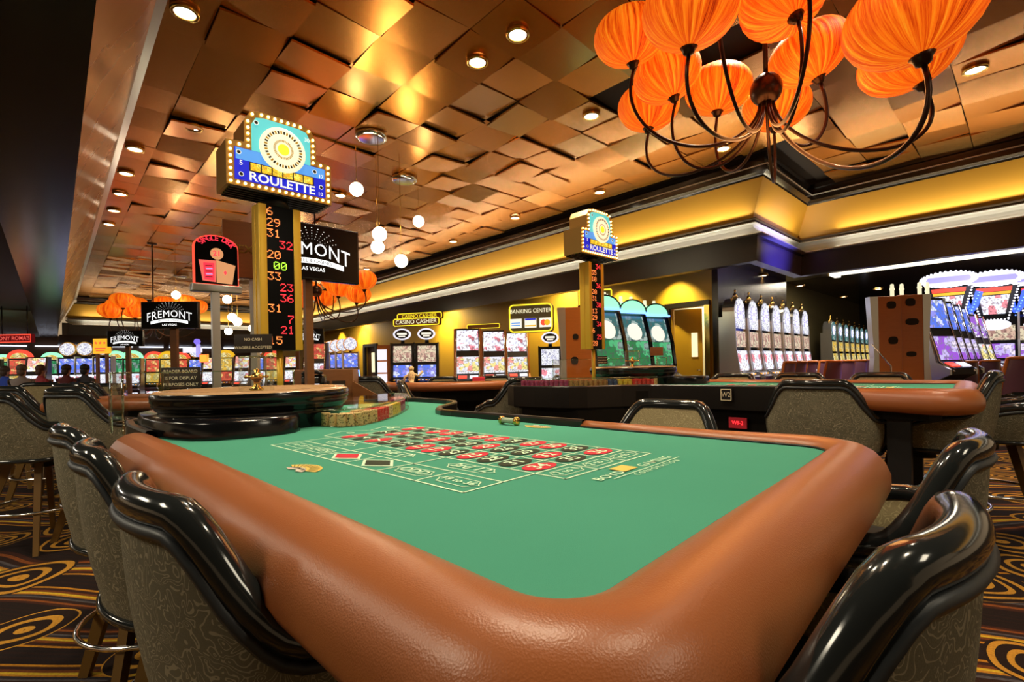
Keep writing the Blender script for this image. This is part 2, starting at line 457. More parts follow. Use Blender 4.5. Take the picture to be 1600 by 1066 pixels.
# floor
mb = MB(); mb.add([(-24, -14, 0), (34, -14, 0), (34, 44, 0), (-24, 44, 0)], [(0, 1, 2, 3)], 'carpet')
struct(room_obj(mb, 'floor'))
# coffer outline: list of (p,q) for an outward offset d
def loop(d): return [(-8, .7 - d), (26.3 + d, .7 - d), (26.3 + d, 8 + d), (2.75 + d, 8 + d), (2.75 + d, 10.2 + d), (-8, 10.2 + d)]
def band(seg, prof, m, name, thick=None):
    """profile [(offset, z)] swept along one side of the coffer"""
    mb = MB(); vs = []; fs = []
    for d, z in prof:
        L = loop(d); a, b = L[seg], L[seg + 1]
        vs += [(a[1], a[0], z), (b[1], b[0], z)]
    for i in range(len(prof) - 1): fs.append((2 * i, 2 * i + 1, 2 * i + 3, 2 * i + 2))
    mb.add(vs, fs, m)
    return struct(room_obj(mb, name))
M['return_blue_tint'] = mat('return_blue_tint', (.06, .045, .075), .3)  # band colour raised toward violet to carry the blue light on the return
SIDES = ['left', 'far', 'right', 'return', 'side']
crown = [(-.02, CZ + .02), (-.02, CZ - .05), (.02, CZ - .06), (.03, CZ - .15), (-.03, CZ - .17), (-.03, CZ - .27), (.05, CZ - .30), (.06, CZ - .33)]
crown_highlight = [(-.035, CZ - .168), (-.045, CZ - .172), (-.045, CZ - .186), (-.035, CZ - .19)]
k = 1
for s in (1, 2, 3, 4):
    band(s, crown, 'molding', 'trim_%d' % k); k += 1
    band(s, crown_highlight, 'crown_highlight', 'trim_%d' % k); k += 1
    band(s, [(.06, CZ - .33), (.33, 3.50)], 'gold_wall', 'wall_' + SIDES[s])
    band(s, [(.33, 3.50), (.25, 3.495), (.25, 3.475), (.31, 3.47), (.31, 3.445), (.27, 3.44)], 'cove_trim', 'trim_%d' % k); k += 1
    band(s, [(.27, 3.44), (.26, 3.43), (.26, 3.42), (.33, 3.415)], 'cove', 'trim_%d' % k); k += 1
    band(s, [(.33, 3.415), (.31, 3.36), (.25, 3.29), (.17, 3.235), (.12, 3.22), (.12, 3.205), (.22, 3.205)], 'cove', 'trim_%d' % k); k += 1
    band(s, [(.22, 3.205), (.255, 2.80), (.42, 2.80), (.42, 3.3)], 'return_blue_tint' if s == 3 else 'dark_band', 'trim_%d' % k); k += 1
# left side: sloping copper fascia with a light edge strip
band(0, [(-.02, CZ + .02), (-.02, CZ - .04), (.02, CZ - .05), (.02, CZ - .10)], 'molding', 'trim_%d' % k); k += 1
band(0, [(.02, CZ - .10), (-.01, CZ - .12), (-.02, CZ - .17), (.05, CZ - .19)], 'silver', 'trim_%d' % k); k += 1
band(0, [(.05, CZ - .19), (.50, 3.215)], 'fascia', 'wall_left')
# low ceilings beyond the coffer
def slab(rects, z, m, name):
    mb = MB()
    for p0, p1, q0, q1 in rects: mb.add([(q0, p0, z), (q1, p0, z), (q1, p1, z), (q0, p1, z)], [(0, 1, 2, 3)], m)
    return struct(room_obj(mb, name))
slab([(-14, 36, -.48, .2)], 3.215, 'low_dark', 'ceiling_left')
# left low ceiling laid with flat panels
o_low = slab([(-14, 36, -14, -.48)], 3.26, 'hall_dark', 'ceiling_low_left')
pan = MB(); pan.box((0, 0, 0), (1.17, 2.37, .02), 'low_tile'); pme = pan.mesh('ceiling_panel')
for i in range(6):
    for j in range(9, 15):
        o = bpy.data.objects.new('ceiling_panel', pme); COL.objects.link(o); o.parent = o_low
        o.location = (-1.08 - 1.2 * i, 1.2 + 2.4 * j, 3.235)
slab([(2.9, 36, 8.4, 13.4), (-14, 2.9, 10.6, 13.4)], 3.15, 'gloss_ceiling', 'ceiling_right')
slab([(-14, 36, 13.4, 26)], 3.6, 'gloss_ceiling', 'ceiling_high')
mb = MB(); mb.box((13.37, 11, 3.38), (.06, 50, .46), 'dark_band'); struct(room_obj(mb, 'trim_%d' % k)); k += 1
slab([(26.7, 36, .2, 8.4)], 2.81, 'hall_brown', 'ceiling_far')
# coffer ceiling: backing and the tilted copper tiles
mb = MB(); z = CZ + .10
mb.add([(.6, -8, z), (8.2, -8, z), (8.2, 26.6, z), (.6, 26.6, z)], [(0, 1, 2, 3)], 'tile_back')
mb.add([(8.2, -8, z), (10.6, -8, z), (10.6, 3.0, z), (8.2, 3.0, z)], [(0, 1, 2, 3)], 'tile_back')
ceil = struct(room_obj(mb, 'ceiling'))
TS = .608
def tile_mesh(w, l, m='tile'):
    b = MB(); b.box((0, 0, 0), (w - .008, l - .008, .022), m, bev=0); return b.mesh('ceiling_tile')
full = tile_mesh(TS, TS); half = tile_mesh(.36, TS)
void = tile_mesh(TS, TS, 'tile_back')
cells = []
q_edges = [(.745, 1.104)] + [(1.104 + TS * i, 1.104 + TS * (i + 1)) for i in range(15)]
for i, (qa, qb) in enumerate(q_edges):
    for j in range(-20, 37):
        p0 = 3.6 + TS * j; pc, qc = p0 + TS / 2, (qa + qb) / 2
        if qb > 8.0 and not pc < 2.5: continue
        if qb > 10.3 or pc > 26.2 or pc < 1.0 and qc < 1: continue
        w = rm(pc, qc, CZ)
        if w.y < .8: continue
        px = 800 + FPX * w.x / w.y
        if not -150 < px < 1750 or YH - FPX * 3.2 / w.y < -160: continue
        cells.append((w.y, pc, qc, i, j))
cells.sort()
rest = MB()
rt = random.Random(11)
for idx, (_, pc, qc, i, j) in enumerate(cells):
    edge = i == 0
    flat = edge or pc > 25
    tx = R(rt.uniform(-1, 1)) if edge else R(rt.uniform(-4.6, 4.6)); ty = 0 if edge else R(rt.uniform(-4.2, 4.2))
    dz = 0 if edge else -abs(tx) * .28 - abs(ty) * .28 + .02
    if qc > 7.3 and pc > 3: tx *= .3; ty *= .3
    if idx < 300:
        dark = idx in (37, 64)
        o = bpy.data.objects.new('ceiling_tile', half if edge else (void if dark else full)); COL.objects.link(o); o.parent = ceil
        o.location = (qc, pc, CZ + dz + (.07 if dark else 0)); o.rotation_euler = (tx, ty, 0)
    else:
        T = Matrix.Translation((qc, pc, CZ + dz)) @ Matrix.Rotation(tx, 4, 'X') @ Matrix.Rotation(ty, 4, 'Y')
        rest.box((0, 0, 0), ((.352 if edge else .6), .6, .022), 'tile', T=T)
o = rest.obj('ceiling_tile_field', parent=ceil); o['kind'] = 'stuff'

# walls of the halls beyond
def wall(pts, z0, z1, m, name, th=.12):
    """a wall along room-frame points (p,q) with some thickness"""
    mb = MB()
    for (pa, qa), (pb, qb) in zip(pts[:-1], pts[1:]):
        d = Vector((qb - qa, pb - pa, 0)); nrm = Vector((d.y, -d.x, 0)).normalized() * th
        a, b = Vector((qa, pa, 0)), Vector((qb, pb, 0))
        poly = [(a.x, a.y), (b.x, b.y), (b.x + nrm.x, b.y + nrm.y), (a.x + nrm.x, a.y + nrm.y)]
        mb.prism(poly, z0, z1, m)
    return struct(room_obj(mb, name))
wall([(36, -14), (36, 10)], 0, 3.3, 'hall_brown', 'wall_back')
# yellow wall with the open door, q = 9.5
DQ = 9.5
def p_at(px, q):
    r = ray(px, 560); k = q / (r.x * D2.x + r.y * D2.y); return r.x * k * D1.x + r.y * k * D1.y
pd0, pd1, pe = p_at(1104, DQ), p_at(1049, DQ), p_at(1124, DQ)
pc0, pc1 = p_at(588, DQ), p_at(572, DQ)
DH = 2.32
mb = MB()
def wq(p0, p1, z0, z1, m='yellow_wall'): mb.box((DQ + .08, (p0 + p1) / 2, (z0 + z1) / 2), (.16, abs(p1 - p0), z1 - z0), m)
wq(pe, pd0, 0, 3.2); wq(pd0, pd1, DH, 3.2); wq(pd1, pc0, 0, 3.2); wq(pc0, pc1, 2.1, 3.2); wq(pc1, 34, 0, 3.2)
struct(room_obj(mb, 'wall_yellow'))
# door frame, door leaf ajar into the bright room behind
mb = MB()
for p in (pd0 - .05, pd1 + .05): mb.box((DQ - .02, p, DH / 2), (.10, .10, DH), 'curb' if p > pd0 else 'brass')
mb.box((DQ - .02, (pd0 + pd1) / 2, DH + .05), (.10, pd1 - pd0 + .2, .10), 'curb')
dr = struct(room_obj(mb, 'door_1'))
lw = (pd1 - pd0) * .72
ML = Matrix.Translation((DQ + .10, pd1 - .03, 0)) @ Matrix.Rotation(R(24), 4, 'Z')
mb = MB(); mb.box((.03, -lw / 2, DH / 2), (.045, lw, DH - .03), 'yellow_wall', T=ML); mb.obj('door_leaf', parent=dr)
mb = MB(); mb.box((.0, -lw * .72, 1.55), (.02, .12, .5), 'lit_cream', T=ML); mb.obj('door_window', parent=dr)
mb = MB(); mb.tube([(0, -lw * .9, 1.02), (-.07, -lw * .9, 1.02), (-.07, -lw * .78, 1.02)], .012, 'chrome', T=ML); mb.obj('door_handle', parent=dr)
wall([(pd0 - .15, DQ + 1.9), (pd1 + 1.6, DQ + 1.9)], 0, 3.2, mat('pale_wall', (.8, .78, .55), .7), 'wall_room')
area('room_light', rm((pd0 + pd1) / 2 + .2, DQ + 1.1, 3.0), .9, 70, (1, .9, .65))
o = MB().box((0, 0, 1.55), (.02, .5, .65), 'paper').obj('notice_sheet'); o.location = rm(pd0 + .35, DQ + 1.87, .1); o.rotation_euler = (0, 0, ROT_ROOM)
tag(o, 'pale notice sheet on the white wall beyond the open yellow door', 'notice')
# second door far down the yellow wall
mb = MB(); mb.box((DQ - .02, pc1 + .08, 1.05), (.1, .16, 2.1), 'curb'); mb.box((DQ - .02, pc0 - .08, 1.05), (.1, .16, 2.1), 'curb'); mb.box((DQ - .02, (pc0 + pc1) / 2, 2.15), (.1, pc1 - pc0 + .3, .12), 'curb')
d2o = struct(room_obj(mb, 'door_2'))
MB().box((DQ + .1, (pc0 + pc1) / 2, 1.05), (.05, pc1 - pc0, 2.1), 'hall_brown').obj('door_leaf', parent=d2o)
MB().box((DQ + .06, (pc0 + pc1) / 2 - .15, 1.45), (.03, .4, .8), 'lit_cream').obj('door_window', parent=d2o)
# wall behind the wheel slots, and the shelf wall further right
wall([(pe, DQ), (pe, 13.4)], 0, 3.15, mat('slot_wall', (.05, .032, .012), .25), 'wall_slots', -.12)
wall([(5.3, 13.4), (5.3, 26)], 0, 3.6, mat('olive_wall', (.16, .13, .05), .5), 'wall_shelf')
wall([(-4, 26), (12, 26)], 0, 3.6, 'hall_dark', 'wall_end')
# lit cove strips on the low ceilings
mb = MB(); mb.box((12.9, -2.6, 3.11), (.16, 11.4, .06), 'strip_warm'); mb.box((13.05, 3.05, 3.11), (.45, .12, .06), 'strip_warm')
struct(room_obj(mb, 'trim_light_1'))
mb = MB()
for i in range(9): mb.box((13.325, -6.5 + i * 1.05, 3.25), (.03, .6, .10), 'lilac' if i % 2 else 'blue_panel')  # glowing panels imitating a blue and white mirrored pattern
struct(room_obj(mb, 'trim_reflection_2'))
mb = MB()
for i in range(9): mb.box((-3.0 + i * 1.45, 35.6, 2.74), (1.15, .1, .05), 'neon_white')
struct(room_obj(mb, 'trim_light_3'))
mb = MB(); mb.box((-8.5, 35.2, 2.55), (9, .1, .05), 'strip_warm'); struct(room_obj(mb, 'trim_light_4'))
# area fills added on the cove ledge to brighten the gold fascia
for qa, pa, ln, turn in ((8.20, 14.6, 23, 0), (10.40, -2.6, 10, 0), (9.2, 2.88, 1.8, 90), (4.3, 26.44, 6.8, 90)):
    a_ = area('cove_fill', rm(pa, qa, 3.56), .16, 1.5 * ln, (1, .80, .38), sy=ln)
    a_.rotation_euler = (R(180), 0, ROT_ROOM + R(turn))
for qa, pa, ln, turn, dq, dp in ((8.15, 14.6, 23, 0, 1, 0), (10.35, -2.6, 10, 0, 1, 0), (9.2, 2.90, 1.8, 90, 0, 1), (4.3, 26.45, 6.8, 90, 0, 1)):
    a_ = area('cove_strip_lamp', rm(pa, qa, 3.235), .03, 5.0 * ln, (1, .93, .80), sy=ln)
    a_.rotation_euler = (R(180), 0, ROT_ROOM + R(turn))
# unseen area fills added to brighten the low halls and left stools
for q_, p_, pw_, c_ in ((11.3, 1.8, 90, (1, .86, .66)), (15.0, .5, 90, (.8, .78, 1)), (16.5, 3.0, 70, (1, .86, .66)), (8.9, 8.0, 50, (1, .85, .5)), (8.9, 13, 60, (1, .85, .5)), (8.9, 19, 60, (1, .85, .6)), (-4.5, 16, 140, (1, .9, .75)), (-4.5, 25, 160, (1, .9, .75)), (4, 31, 160, (1, .9, .75)), (-9, 20, 140, (1, .9, .75)), (-2.2, 2.2, 65, (1, .88, .66)), (-2.6, 5.5, 65, (1, .88, .66))):
    area('hall_fill', rm(p_, q_, 2.79 if q_ == 4 else (3.55 if q_ > 13.4 else 3.10)), .9, pw_, c_)

# ------------------------------------------------------------------ downlights
def downlight(px, py, label, power=0, group='recessed ceiling downlights', z=CZ - .045, ang=95, r=.085):
    w = on(px, py, z)
    t = thing('ceiling_downlight', label, 'downlight', w, 0, group)
    MB().lathe([(r, .03), (r + .028, .028), (r + .03, .0), (r + .022, -.012), (r, -.006)], 'brass', 20, cap=False).obj('trim_ring', t)
    MB().lathe([(.0005, .004), (r * .55, .0), (r, .004)], 'down', 16).obj('lens', t)
    if power:
        s = spot('downlight_lamp', (0, 0, -.03), power, (1, .80, .52), ang, .07, .75); s.parent = t
    return t
DL = [((289, 21), 'at the copper fascia, first of its row', 60), ((302, 200), 'in the second tile row by the fascia', 40), ((211, 234), 'beside the copper fascia, above the dark beam', 40),
      ((197, 272), 'third along the copper fascia', 0), ((188, 304), 'fourth along the copper fascia', 40), ((178, 330), 'fifth along the copper fascia', 0), ((170, 351), 'last one that shows along the copper fascia', 0),
      ((809, 55), 'with swivel lamp, higher of the pair over the table', 260), ((746, 98), 'lower of the pair above the green table', 220), ((924, 182), 'left of the orange chandelier', 150),
      ((1524, 110), 'right of the orange chandelier', 150), ((1130, 233), 'under the chandelier arms by the crown molding', 120), ((937, 301), 'above the far roulette sign', 120),
      ((532, 306), 'behind the first globe pendants', 60), ((805, 341), 'over the gold wall, beyond the far roulette sign', 80), ((708, 378), 'over the gold wall near the globe pendants', 60), ((573, 421), 'far down by the crown molding', 40)]
for (px, py), wh, pw in DL: downlight(px, py, 'recessed downlight in the copper tiles, ' + wh, pw)
for (px, py), wh in [((1192, 431), 'nearest over the wheel slots'), ((1250, 447), 'second over the wheel slots'), ((1130, 441), 'at the end of the yellow wall'), ((1318, 464), 'over the far gold slots'), ((1546, 399), 'by the white light strip'), ((1372, 452), 'above the orange cabinet')]:
    downlight(px, py, 'small downlight in the low dark ceiling, ' + wh, 25, 'downlights of the low ceiling', 3.13)
# unseen downlights added above the frame to light tables and aisles
for i, (u, v, pw, wh) in enumerate([(.25, .35, 200, 'middle of the near green table'), (1.3, .4, 150, 'near roulette wheel'), (.5, 3.6, 260, 'middle of the second table'), (-1.6, .9, 160, 'aisle at the near table end'), (-.9, 3.3, 160, 'second table end'), (.3, -1.7, 200, 'aisle left of the near table'), (2.6, -1.2, 200, 'stools on the left'), (-1.3, 6.2, 220, 'aisle beyond the second table'), (2.4, 1.6, 150, 'dealer side of the near table')]):
    w = tb(u, v, CZ - .06)
    t = thing('ceiling_downlight', 'added unseen downlight above the frame, over the ' + wh, 'downlight', w, 0, 'added downlights over the tables')
    MB().lathe([(.085, .03), (.113, .028), (.115, .0), (.107, -.012), (.085, -.006)], 'brass', 20, cap=False).obj('trim_ring', t)
    MB().lathe([(.0005, .004), (.05, .0), (.085, .004)], 'down', 16).obj('lens', t)
    s = spot('downlight_lamp', (0, 0, -.03), pw, (1, .84, .60), 110, .08, .8); s.parent = t
area('hall_fill', tb(-3.2, 1.2, 3.3), .9, 35, (1, .88, .66))  # unseen fill added to brighten the stools at the table end
# wall washers in the yellow recess
for px, lab in ((535, 'left of the two washing the far yellow wall'), (568, 'right of the two washing the far yellow wall'), (700, 'behind the cashier sign'), (850, 'above the banking sign'), (975, 'above the green slots'), (1062, 'above the open door')):
    p = p_at(px, DQ); w = rm(p, DQ - .45, 3.1)
    t = thing('wall_washer', 'small can light washing the yellow wall, ' + lab, 'downlight', w, 0, 'can lights along the yellow wall')
    MB().lathe([(.05, .05), (.07, .04), (.07, -.05), (.055, -.05)], 'brass', 14, cap=False).obj('can', t); MB().lathe([(.0005, -.03), (.054, -.03)], 'down', 12).obj('lens', t)
    s = spot('wall_washer_lamp', (0, 0, -.06), 170, (1, .82, .25), 95, .05, .8, target=(D2.x * .35, D2.y * .35, -.9)); s.parent = t
# blue accent lamp on the short return of the dark band
s = spot('blue_accent_lamp', rm(1.5, 8.9, 2.3), 520, (.15, .13, 1), 55, .06, 1.0, target=rm(3.0, 9.1, 3.05))
s = spot('blue_accent_lamp', at(560, 480, 13.5) + Vector((0, 0, -.3)), 60, (.2, .2, 1), 80, .06, .8, target=at(575, 475, 16.5))
# ================================================================== CHAIRS
def sstep(a, b, x):
    t = min(1, max(0, (x - a) / (b - a))); return t * t * (3 - 2 * t)
def seat_path(s):
    """plan of the back at signed arc length s -> point and outward normal"""
    g = 1 if s >= 0 else -1; s = abs(s)
    if s < .2094: a = s / .40; p, nn = (.40 * math.sin(a), .13 - .40 * math.cos(a)), (math.sin(a), -math.cos(a))
    elif s < .3455: a = PI / 6 + (s - .2094) / .13; p, nn = (.135 + .13 * math.sin(a), -.1038 - .13 * math.cos(a)), (math.sin(a), -math.cos(a))
    else: p, nn = (.265, -.1038 + (s - .3455)), (1, 0)
    return Vector((g * p[0], p[1], 0)), Vector((g * nn[0], nn[1], 0))
SMAX = .60
def rim_z(s):
    s = abs(s); return .98 - .19 * sstep(.12, .285, s) - .07 * sstep(.27, SMAX, s)
def shell_pt(s, z, off):
    p, nn = seat_path(s); return p + nn * (off + max(0, z - .60) * .14) + Vector((0, 0, z))
def make_chair(label):
    t = thing('casino_stool', label, 'chair', (0, 0, -50), 0, 'upholstered stools around the gaming tables')
    N = 64; ss = [-SMAX + 2 * SMAX * i / N for i in range(N + 1)]
    def shell(off, zb, name, m, lean_top=-.01):
        mb = MB(); vs = []; K = 7
        for s in ss:
            zt = rim_z(s) + lean_top
            for k in range(K + 1):
                z = zb + (zt - zb) * k / K
                bulge = .012 * math.sin(PI * k / K) * (1 if off > 0 else -1)
                vs.append(shell_pt(s, z, off + bulge))
        fs = [(i * (K + 1) + k, (i + 1) * (K + 1) + k, (i + 1) * (K + 1) + k + 1, i * (K + 1) + k + 1) for i in range(N) for k in range(K)]
        mb.add(vs, fs, m, True); return mb.obj(name, t)
    shell(.016, .575, 'backrest', 'fabric_out'); shell(-.020, .60, 'backrest_lining', 'fabric_in_lit')
    mb = MB()
    vs = []; RN = 14            # broad padded roll along the top
    cs = [shell_pt(s, rim_z(s), -.003) for s in ss]
    for i, s in enumerate(ss):
        tg = (cs[min(N, i + 1)] - cs[max(0, i - 1)]).normalized(); nn = seat_path(s)[1]; bb = tg.cross(nn).normalized(); bb = bb if bb.z > 0 else -bb; e = .35 if i in (0, N) else 1
        for k in range(RN):
            a = 2 * PI * k / RN; vs.append(cs[i] + nn * (.026 * e * math.cos(a)) + bb * (.027 * e * math.sin(a)))
    fs = [(i * RN + k, i * RN + (k + 1) % RN, (i + 1) * RN + (k + 1) % RN, (i + 1) * RN + k) for i in range(N) for k in range(RN)]
    mb.add(vs, fs + [tuple(range(RN)), tuple(N * RN + k for k in range(RN))[::-1]], 'vinyl', True); mb.obj('rim_roll', t)
    MB().tube([shell_pt(s, rim_z(s) - .026, .020) for s in ss], .010, 'welt', 6).obj('welt', t)
    MB().tube([shell_pt(s, .578, .018) for s in ss], .013, 'vinyl', 6).obj('lower_piping', t)
    mb = MB(); mb.box((0, .03, .645), (.47, .50, .11), 'seat', bev=.045); mb.obj('seat', t)
    mb = MB(); mb.lathe([(.06, .50), (.06, .56), (.19, .575), (.19, .59)], 'black', 16); mb.obj('swivel_plate', t)
    for sx in (-1, 1):
        for sy in (-1, 1):
            mb = MB(); a, b = Vector((sx * .115, sy * .115, .565)), Vector((sx * .235, sy * .235, 0))
            vs = []
            for p, w, w2 in ((a, .030, .018), (b, .018, .013)):
                d = Vector((sx, sy, 0)).normalized(); e = Vector((-d.y, d.x, 0))
                vs += [p + d * w * i + e * w2 * j for i, j in ((-1, -1), (1, -1), (1, 1), (-1, 1))]
            mb.add(vs, [(0, 1, 2, 3), (7, 6, 5, 4)] + [(i, (i + 1) % 4, 4 + (i + 1) % 4, 4 + i) for i in range(4)], 'wood_leg'); mb.obj('leg', t)
    MB().tube([(.285 * math.cos(2 * PI * i / 32), .285 * math.sin(2 * PI * i / 32), .25) for i in range(32)], .010, 'chrome', 8, closed=True).obj('footrest_ring', t)
    return t
CH = make_chair('green-grey patterned stool with black padded rim, at the near rail of the green table, nearest of three')
used = []
def chair(loc, face, label, sc=1.0):
    """face: direction the sitter looks"""
    rz = math.atan2(face[1], face[0]) - PI / 2
    loc = Vector((loc[0], loc[1], 0))
    if not used:
        CH.location = loc; CH.rotation_euler = (0, 0, rz); CH.scale = (sc,) * 3; CH['label'] = label; used.append(1); return CH
    used.append(1)
    return dup(CH, loc, rz, label, None, sc)
S = 'patterned stool with black rim, '
for i, u in enumerate((.235, .90, 1.58)):
    chair(tb(u, -.165), VV + UU * (.02, -.05, .04)[i], S + 'left rail of the big green table, ' + ('closest to the corner', 'middle of three', 'by the acrylic shield')[i])
chair(tb(-.41, .125), UU + VV * .11, S + 'end of the big green table, nearest the camera')
chair(tb(-.43, .90), UU + VV * .05, S + 'end of the big green table, second along')
chair(tb(.31, 1.27), -VV, S + 'gold front over the far rail of the big green table')
# second table: v = 3.9 - v'
for u, l in ((1.055, 'left of the three facing over the second table'), (.457, 'middle of the three facing over the second table'), (-.16, 'right of the three facing over the second table')):
    chair(tb(u, 4.28), -VV, S + l, 1.06)
chair(tb(-.03, 3.12), VV, S + 'its back to us, before the second table', 1.06)
chair(tb(-.50, 3.46), UU + VV * .02, S + 'at the end of the second table, seen from behind', 1.09)
chair(tb(-.80, 4.08), UU, S + 'behind the stool at the end of the second table', 1.09)
# left side: the next tables
def chair_px(px, ptop, Y, face, label, sc=1.0):
    w = at(px, ptop, Y); f = Vector(face).normalized()
    return chair((w.x + f.x * .29 * sc, w.y + f.y * .29 * sc), f, label, sc * (w.z / 1.01 if sc == 1.0 else 1))
chair_px(110, 605, 3.35, (.30, 1), S + 'nearest of the cluster left of the acrylic shield')
chair_px(-10, 612, 3.2, (.15, 1), S + 'cut by the left picture edge, low rim sloping down')
chair_px(22, 602, 4.3, (.4, 1), S + 'half hidden behind the stool at the left picture edge')
chair_px(115, 598, 4.2, (.3, 1), S + 'directly behind the nearest one of the left cluster')
chair_px(135, 596, 5.0, (.3, 1), S + 'third in line behind the left cluster')
chair_px(160, 597, 5.8, (.1, -1), S + 'on the far side of the left table by the shield', 1.07)
chair_px(60, 597, 5.6, (.2, -1), S + 'on the far side of the left table')
# middle: around the card table
chair_px(574, 587, 5.6, (.35, 1), S + 'its dark back to us, left of the card table')
chair_px(628, 581, 5.2, (1, .15), S + 'pale front, at the left end of the card table', 1.05)
chair_px(693, 577, 7.0, (-.1, -1), S + 'behind the card table on the left', 1.05)
chair_px(775, 573, 7.0, (0, -1), S + 'behind the card table in the middle', 1.05)
chair_px(822, 578, 4.6, (-.55, 1), S + 'large and dark, right of the card table', 1.07)
chair_px(868, 574, 5.4, (-1, .1), S + 'thin rim showing left of the orange cabinet', 1.07)
chair_px(505, 591, 7.5, (1, 0), S + 'far behind the brown podium', 1.0)
chair_px(538, 590, 7.2, (0, -1), S + 'pale front beside the podium slope', 1.0)

# ================================================================== ROULETTE TABLES
REDS = {1, 3, 5, 7, 9, 12, 14, 16, 18, 19, 21, 23, 25, 27, 30, 32, 34, 36}
def arc(c, r, a0, a1, n=8): return [(c[0] + r * math.cos(R(a0 + (a1 - a0) * i / n)), c[1] + r * math.sin(R(a0 + (a1 - a0) * i / n))) for i in range(n + 1)]
def frame_T(o, x, y):
    x = Vector(x).normalized(); y = Vector(y).normalized(); z = x.cross(y)
    A = Matrix((x, y, z)).transposed().to_4x4(); A.translation = Vector(o); return A
def roulette_table(root, sg, du, zf, wheel_c, number_text=True):
    G = lambda u, v, z=zf: Vector((sg * v, u + du, z))
    g2 = lambda pts: [(sg * v, u + du) for u, v in pts]
    # felt outline (u,v)
    dealer = [(1.20, .972), (1.30, .985), (1.40, 1.03), (1.50, 1.12), (1.58, 1.24), (1.66, 1.36), (1.76, 1.45), (1.88, 1.495), (2.05, 1.51), (2.28, 1.51), (2.38, 1.47), (2.43, 1.38), (2.48, 1.2), (2.52, .6), (2.50, .2), (2.40, -.05), (2.2, -.19), (1.95, -.22)]
    c1 = arc((-.39, -.195), .062, 270, 180, 8)          # front corner
    c2 = arc((-.372, .885), .08, 180, 90, 8)
    inner = [(1.56, -.222), (.8, -.226), (.2, -.240), (-.1, -.248)] + c1 + [(-.452, .2), (-.455, .6)] + c2 + [(-.1, .965), (.2, .967), (.405, .968)]
    mb = MB(); mb.prism(g2([(1.75, -.22)] + inner + [(.6, .97)] + dealer), zf - .02, zf, 'felt'); mb.obj('felt_top', root)
    # padded rail
    prof = [(-.004, -.012), (.0, .004), (.010, .016), (.03, .025), (.055, .028), (.083, .023), (.108, .008), (.127, -.016), (.138, -.045), (.138, -.074), (.127, -.097), (.105, -.112), (.075, -.118), (.05, -.118)]
    far_scale = lambda u, v: .62 if v > .93 and u > -.25 else 1.0
    mb = MB(); vs = []; P = [Vector((u, v, 0)) for u, v in inner]; n = len(P); K = len(prof)
    for i, p in enumerate(P):
        a = P[max(0, i - 1)]; b = P[min(n - 1, i + 1)]; t = (b - a).normalized(); nn = Vector((t.y, -t.x, 0))
        nn = -nn if (nn.x * (p.x - .5) + nn.y * (p.y - .4)) < 0 else nn
        w = 1.0
        if p.y > .93: w = 1.0 - .38 * sstep(-.38, -.15, p.x)
        for d, z in prof:
            q = p + nn * d * w; vs.append(G(q.x, q.y, zf + z * (1 if w > .9 else .9)))
    fs = [(i * K + k, (i + 1) * K + k, (i + 1) * K + k + 1, i * K + k + 1) for i in range(n - 1) for k in range(K - 1)]
    fs += [tuple(range(K)), tuple((n - 1) * K + k for k in range(K))[::-1]]
    mb.add(vs, fs, 'leather', True); mb.obj('padded_rail', root)
    # piping between felt and rail
    MB().tube([G(p.x, p.y, zf + .003) for p in P], .004, 'curb', 6).obj('rail_piping', root)
    # raised wheel well, flaring to the felt
    well = [(2.05, -.19), (1.80, -.215), (1.60, -.21), (1.45, -.19), (1.327, -.147), (1.262, -.085), (1.235, -.01), (1.222, .07), (1.222, .128), (1.245, .19), (1.30, .235), (1.40, .262), (1.48, .25), (1.7, .3), (2.2, .4), (2.34, .25), (2.3, .0), (2.2, -.12)]
    wc = Vector((1.74, .1)); lay = []
    for k, z in ((1.0, 0), (1.0, .014), (.992, .058), (.978, .070)): lay.append([G(wc.x + (u - wc.x) * k, wc.y + (v - wc.y) * k, zf + z) for u, v in well])
    n_ = len(well); vs = [p for L in lay for p in L]
    mb = MB(); mb.add(vs, [(k * n_ + i, k * n_ + (i + 1) % n_, (k + 1) * n_ + (i + 1) % n_, (k + 1) * n_ + i) for k in range(3) for i in range(n_)] + [tuple(3 * n_ + i for i in range(n_))], 'bowl_black', True); mb.obj('wheel_well', root)
    # black curb on the dealer's side and round the wheel
    mb = MB(); cur = [(.40, .985), (.6, .985)] + dealer + [(1.56, -.225)]
    CP = [Vector((u, v, 0)) for u, v in cur]; vs = []
    cp = [(-.012, -.005), (-.012, .022), (-.006, .030), (.014, .030), (.02, .022), (.02, -.14)]
    for i, p in enumerate(CP):
        a = CP[max(0, i - 1)]; b = CP[min(len(CP) - 1, i + 1)]; t = (b - a).normalized(); nn = Vector((-t.y, t.x, 0))
        for d, z in cp: q = p + nn * d; vs.append(G(q.x, q.y, zf + z))
    K = len(cp); mb.add(vs, [(i * K + k, (i + 1) * K + k, (i + 1) * K + k + 1, i * K + k + 1) for i in range(len(CP) - 1) for k in range(K - 1)], 'curb'); mb.obj('curb', root)
    # apron, cabinet, legs
    ap = [(1.8, -.19), (-.33, -.19), (-.41, -.1), (-.41, .9), (-.36, .95)] + [(.5, .955), (1.2, .955)] + [(u * .99, v - .02) for u, v in dealer[3:-1]]
    MB().prism(g2(ap), zf - .16, zf - .02, 'table_wood').obj('apron', root)
    cab = [(2.2, .15), (.25, .15), (.25, .93), (1.2, .93), (1.45, 1.12), (1.7, 1.42), (2.25, 1.46)]
    MB().prism(g2(cab), .0, zf - .16, 'table_wood').obj('cabinet', root)
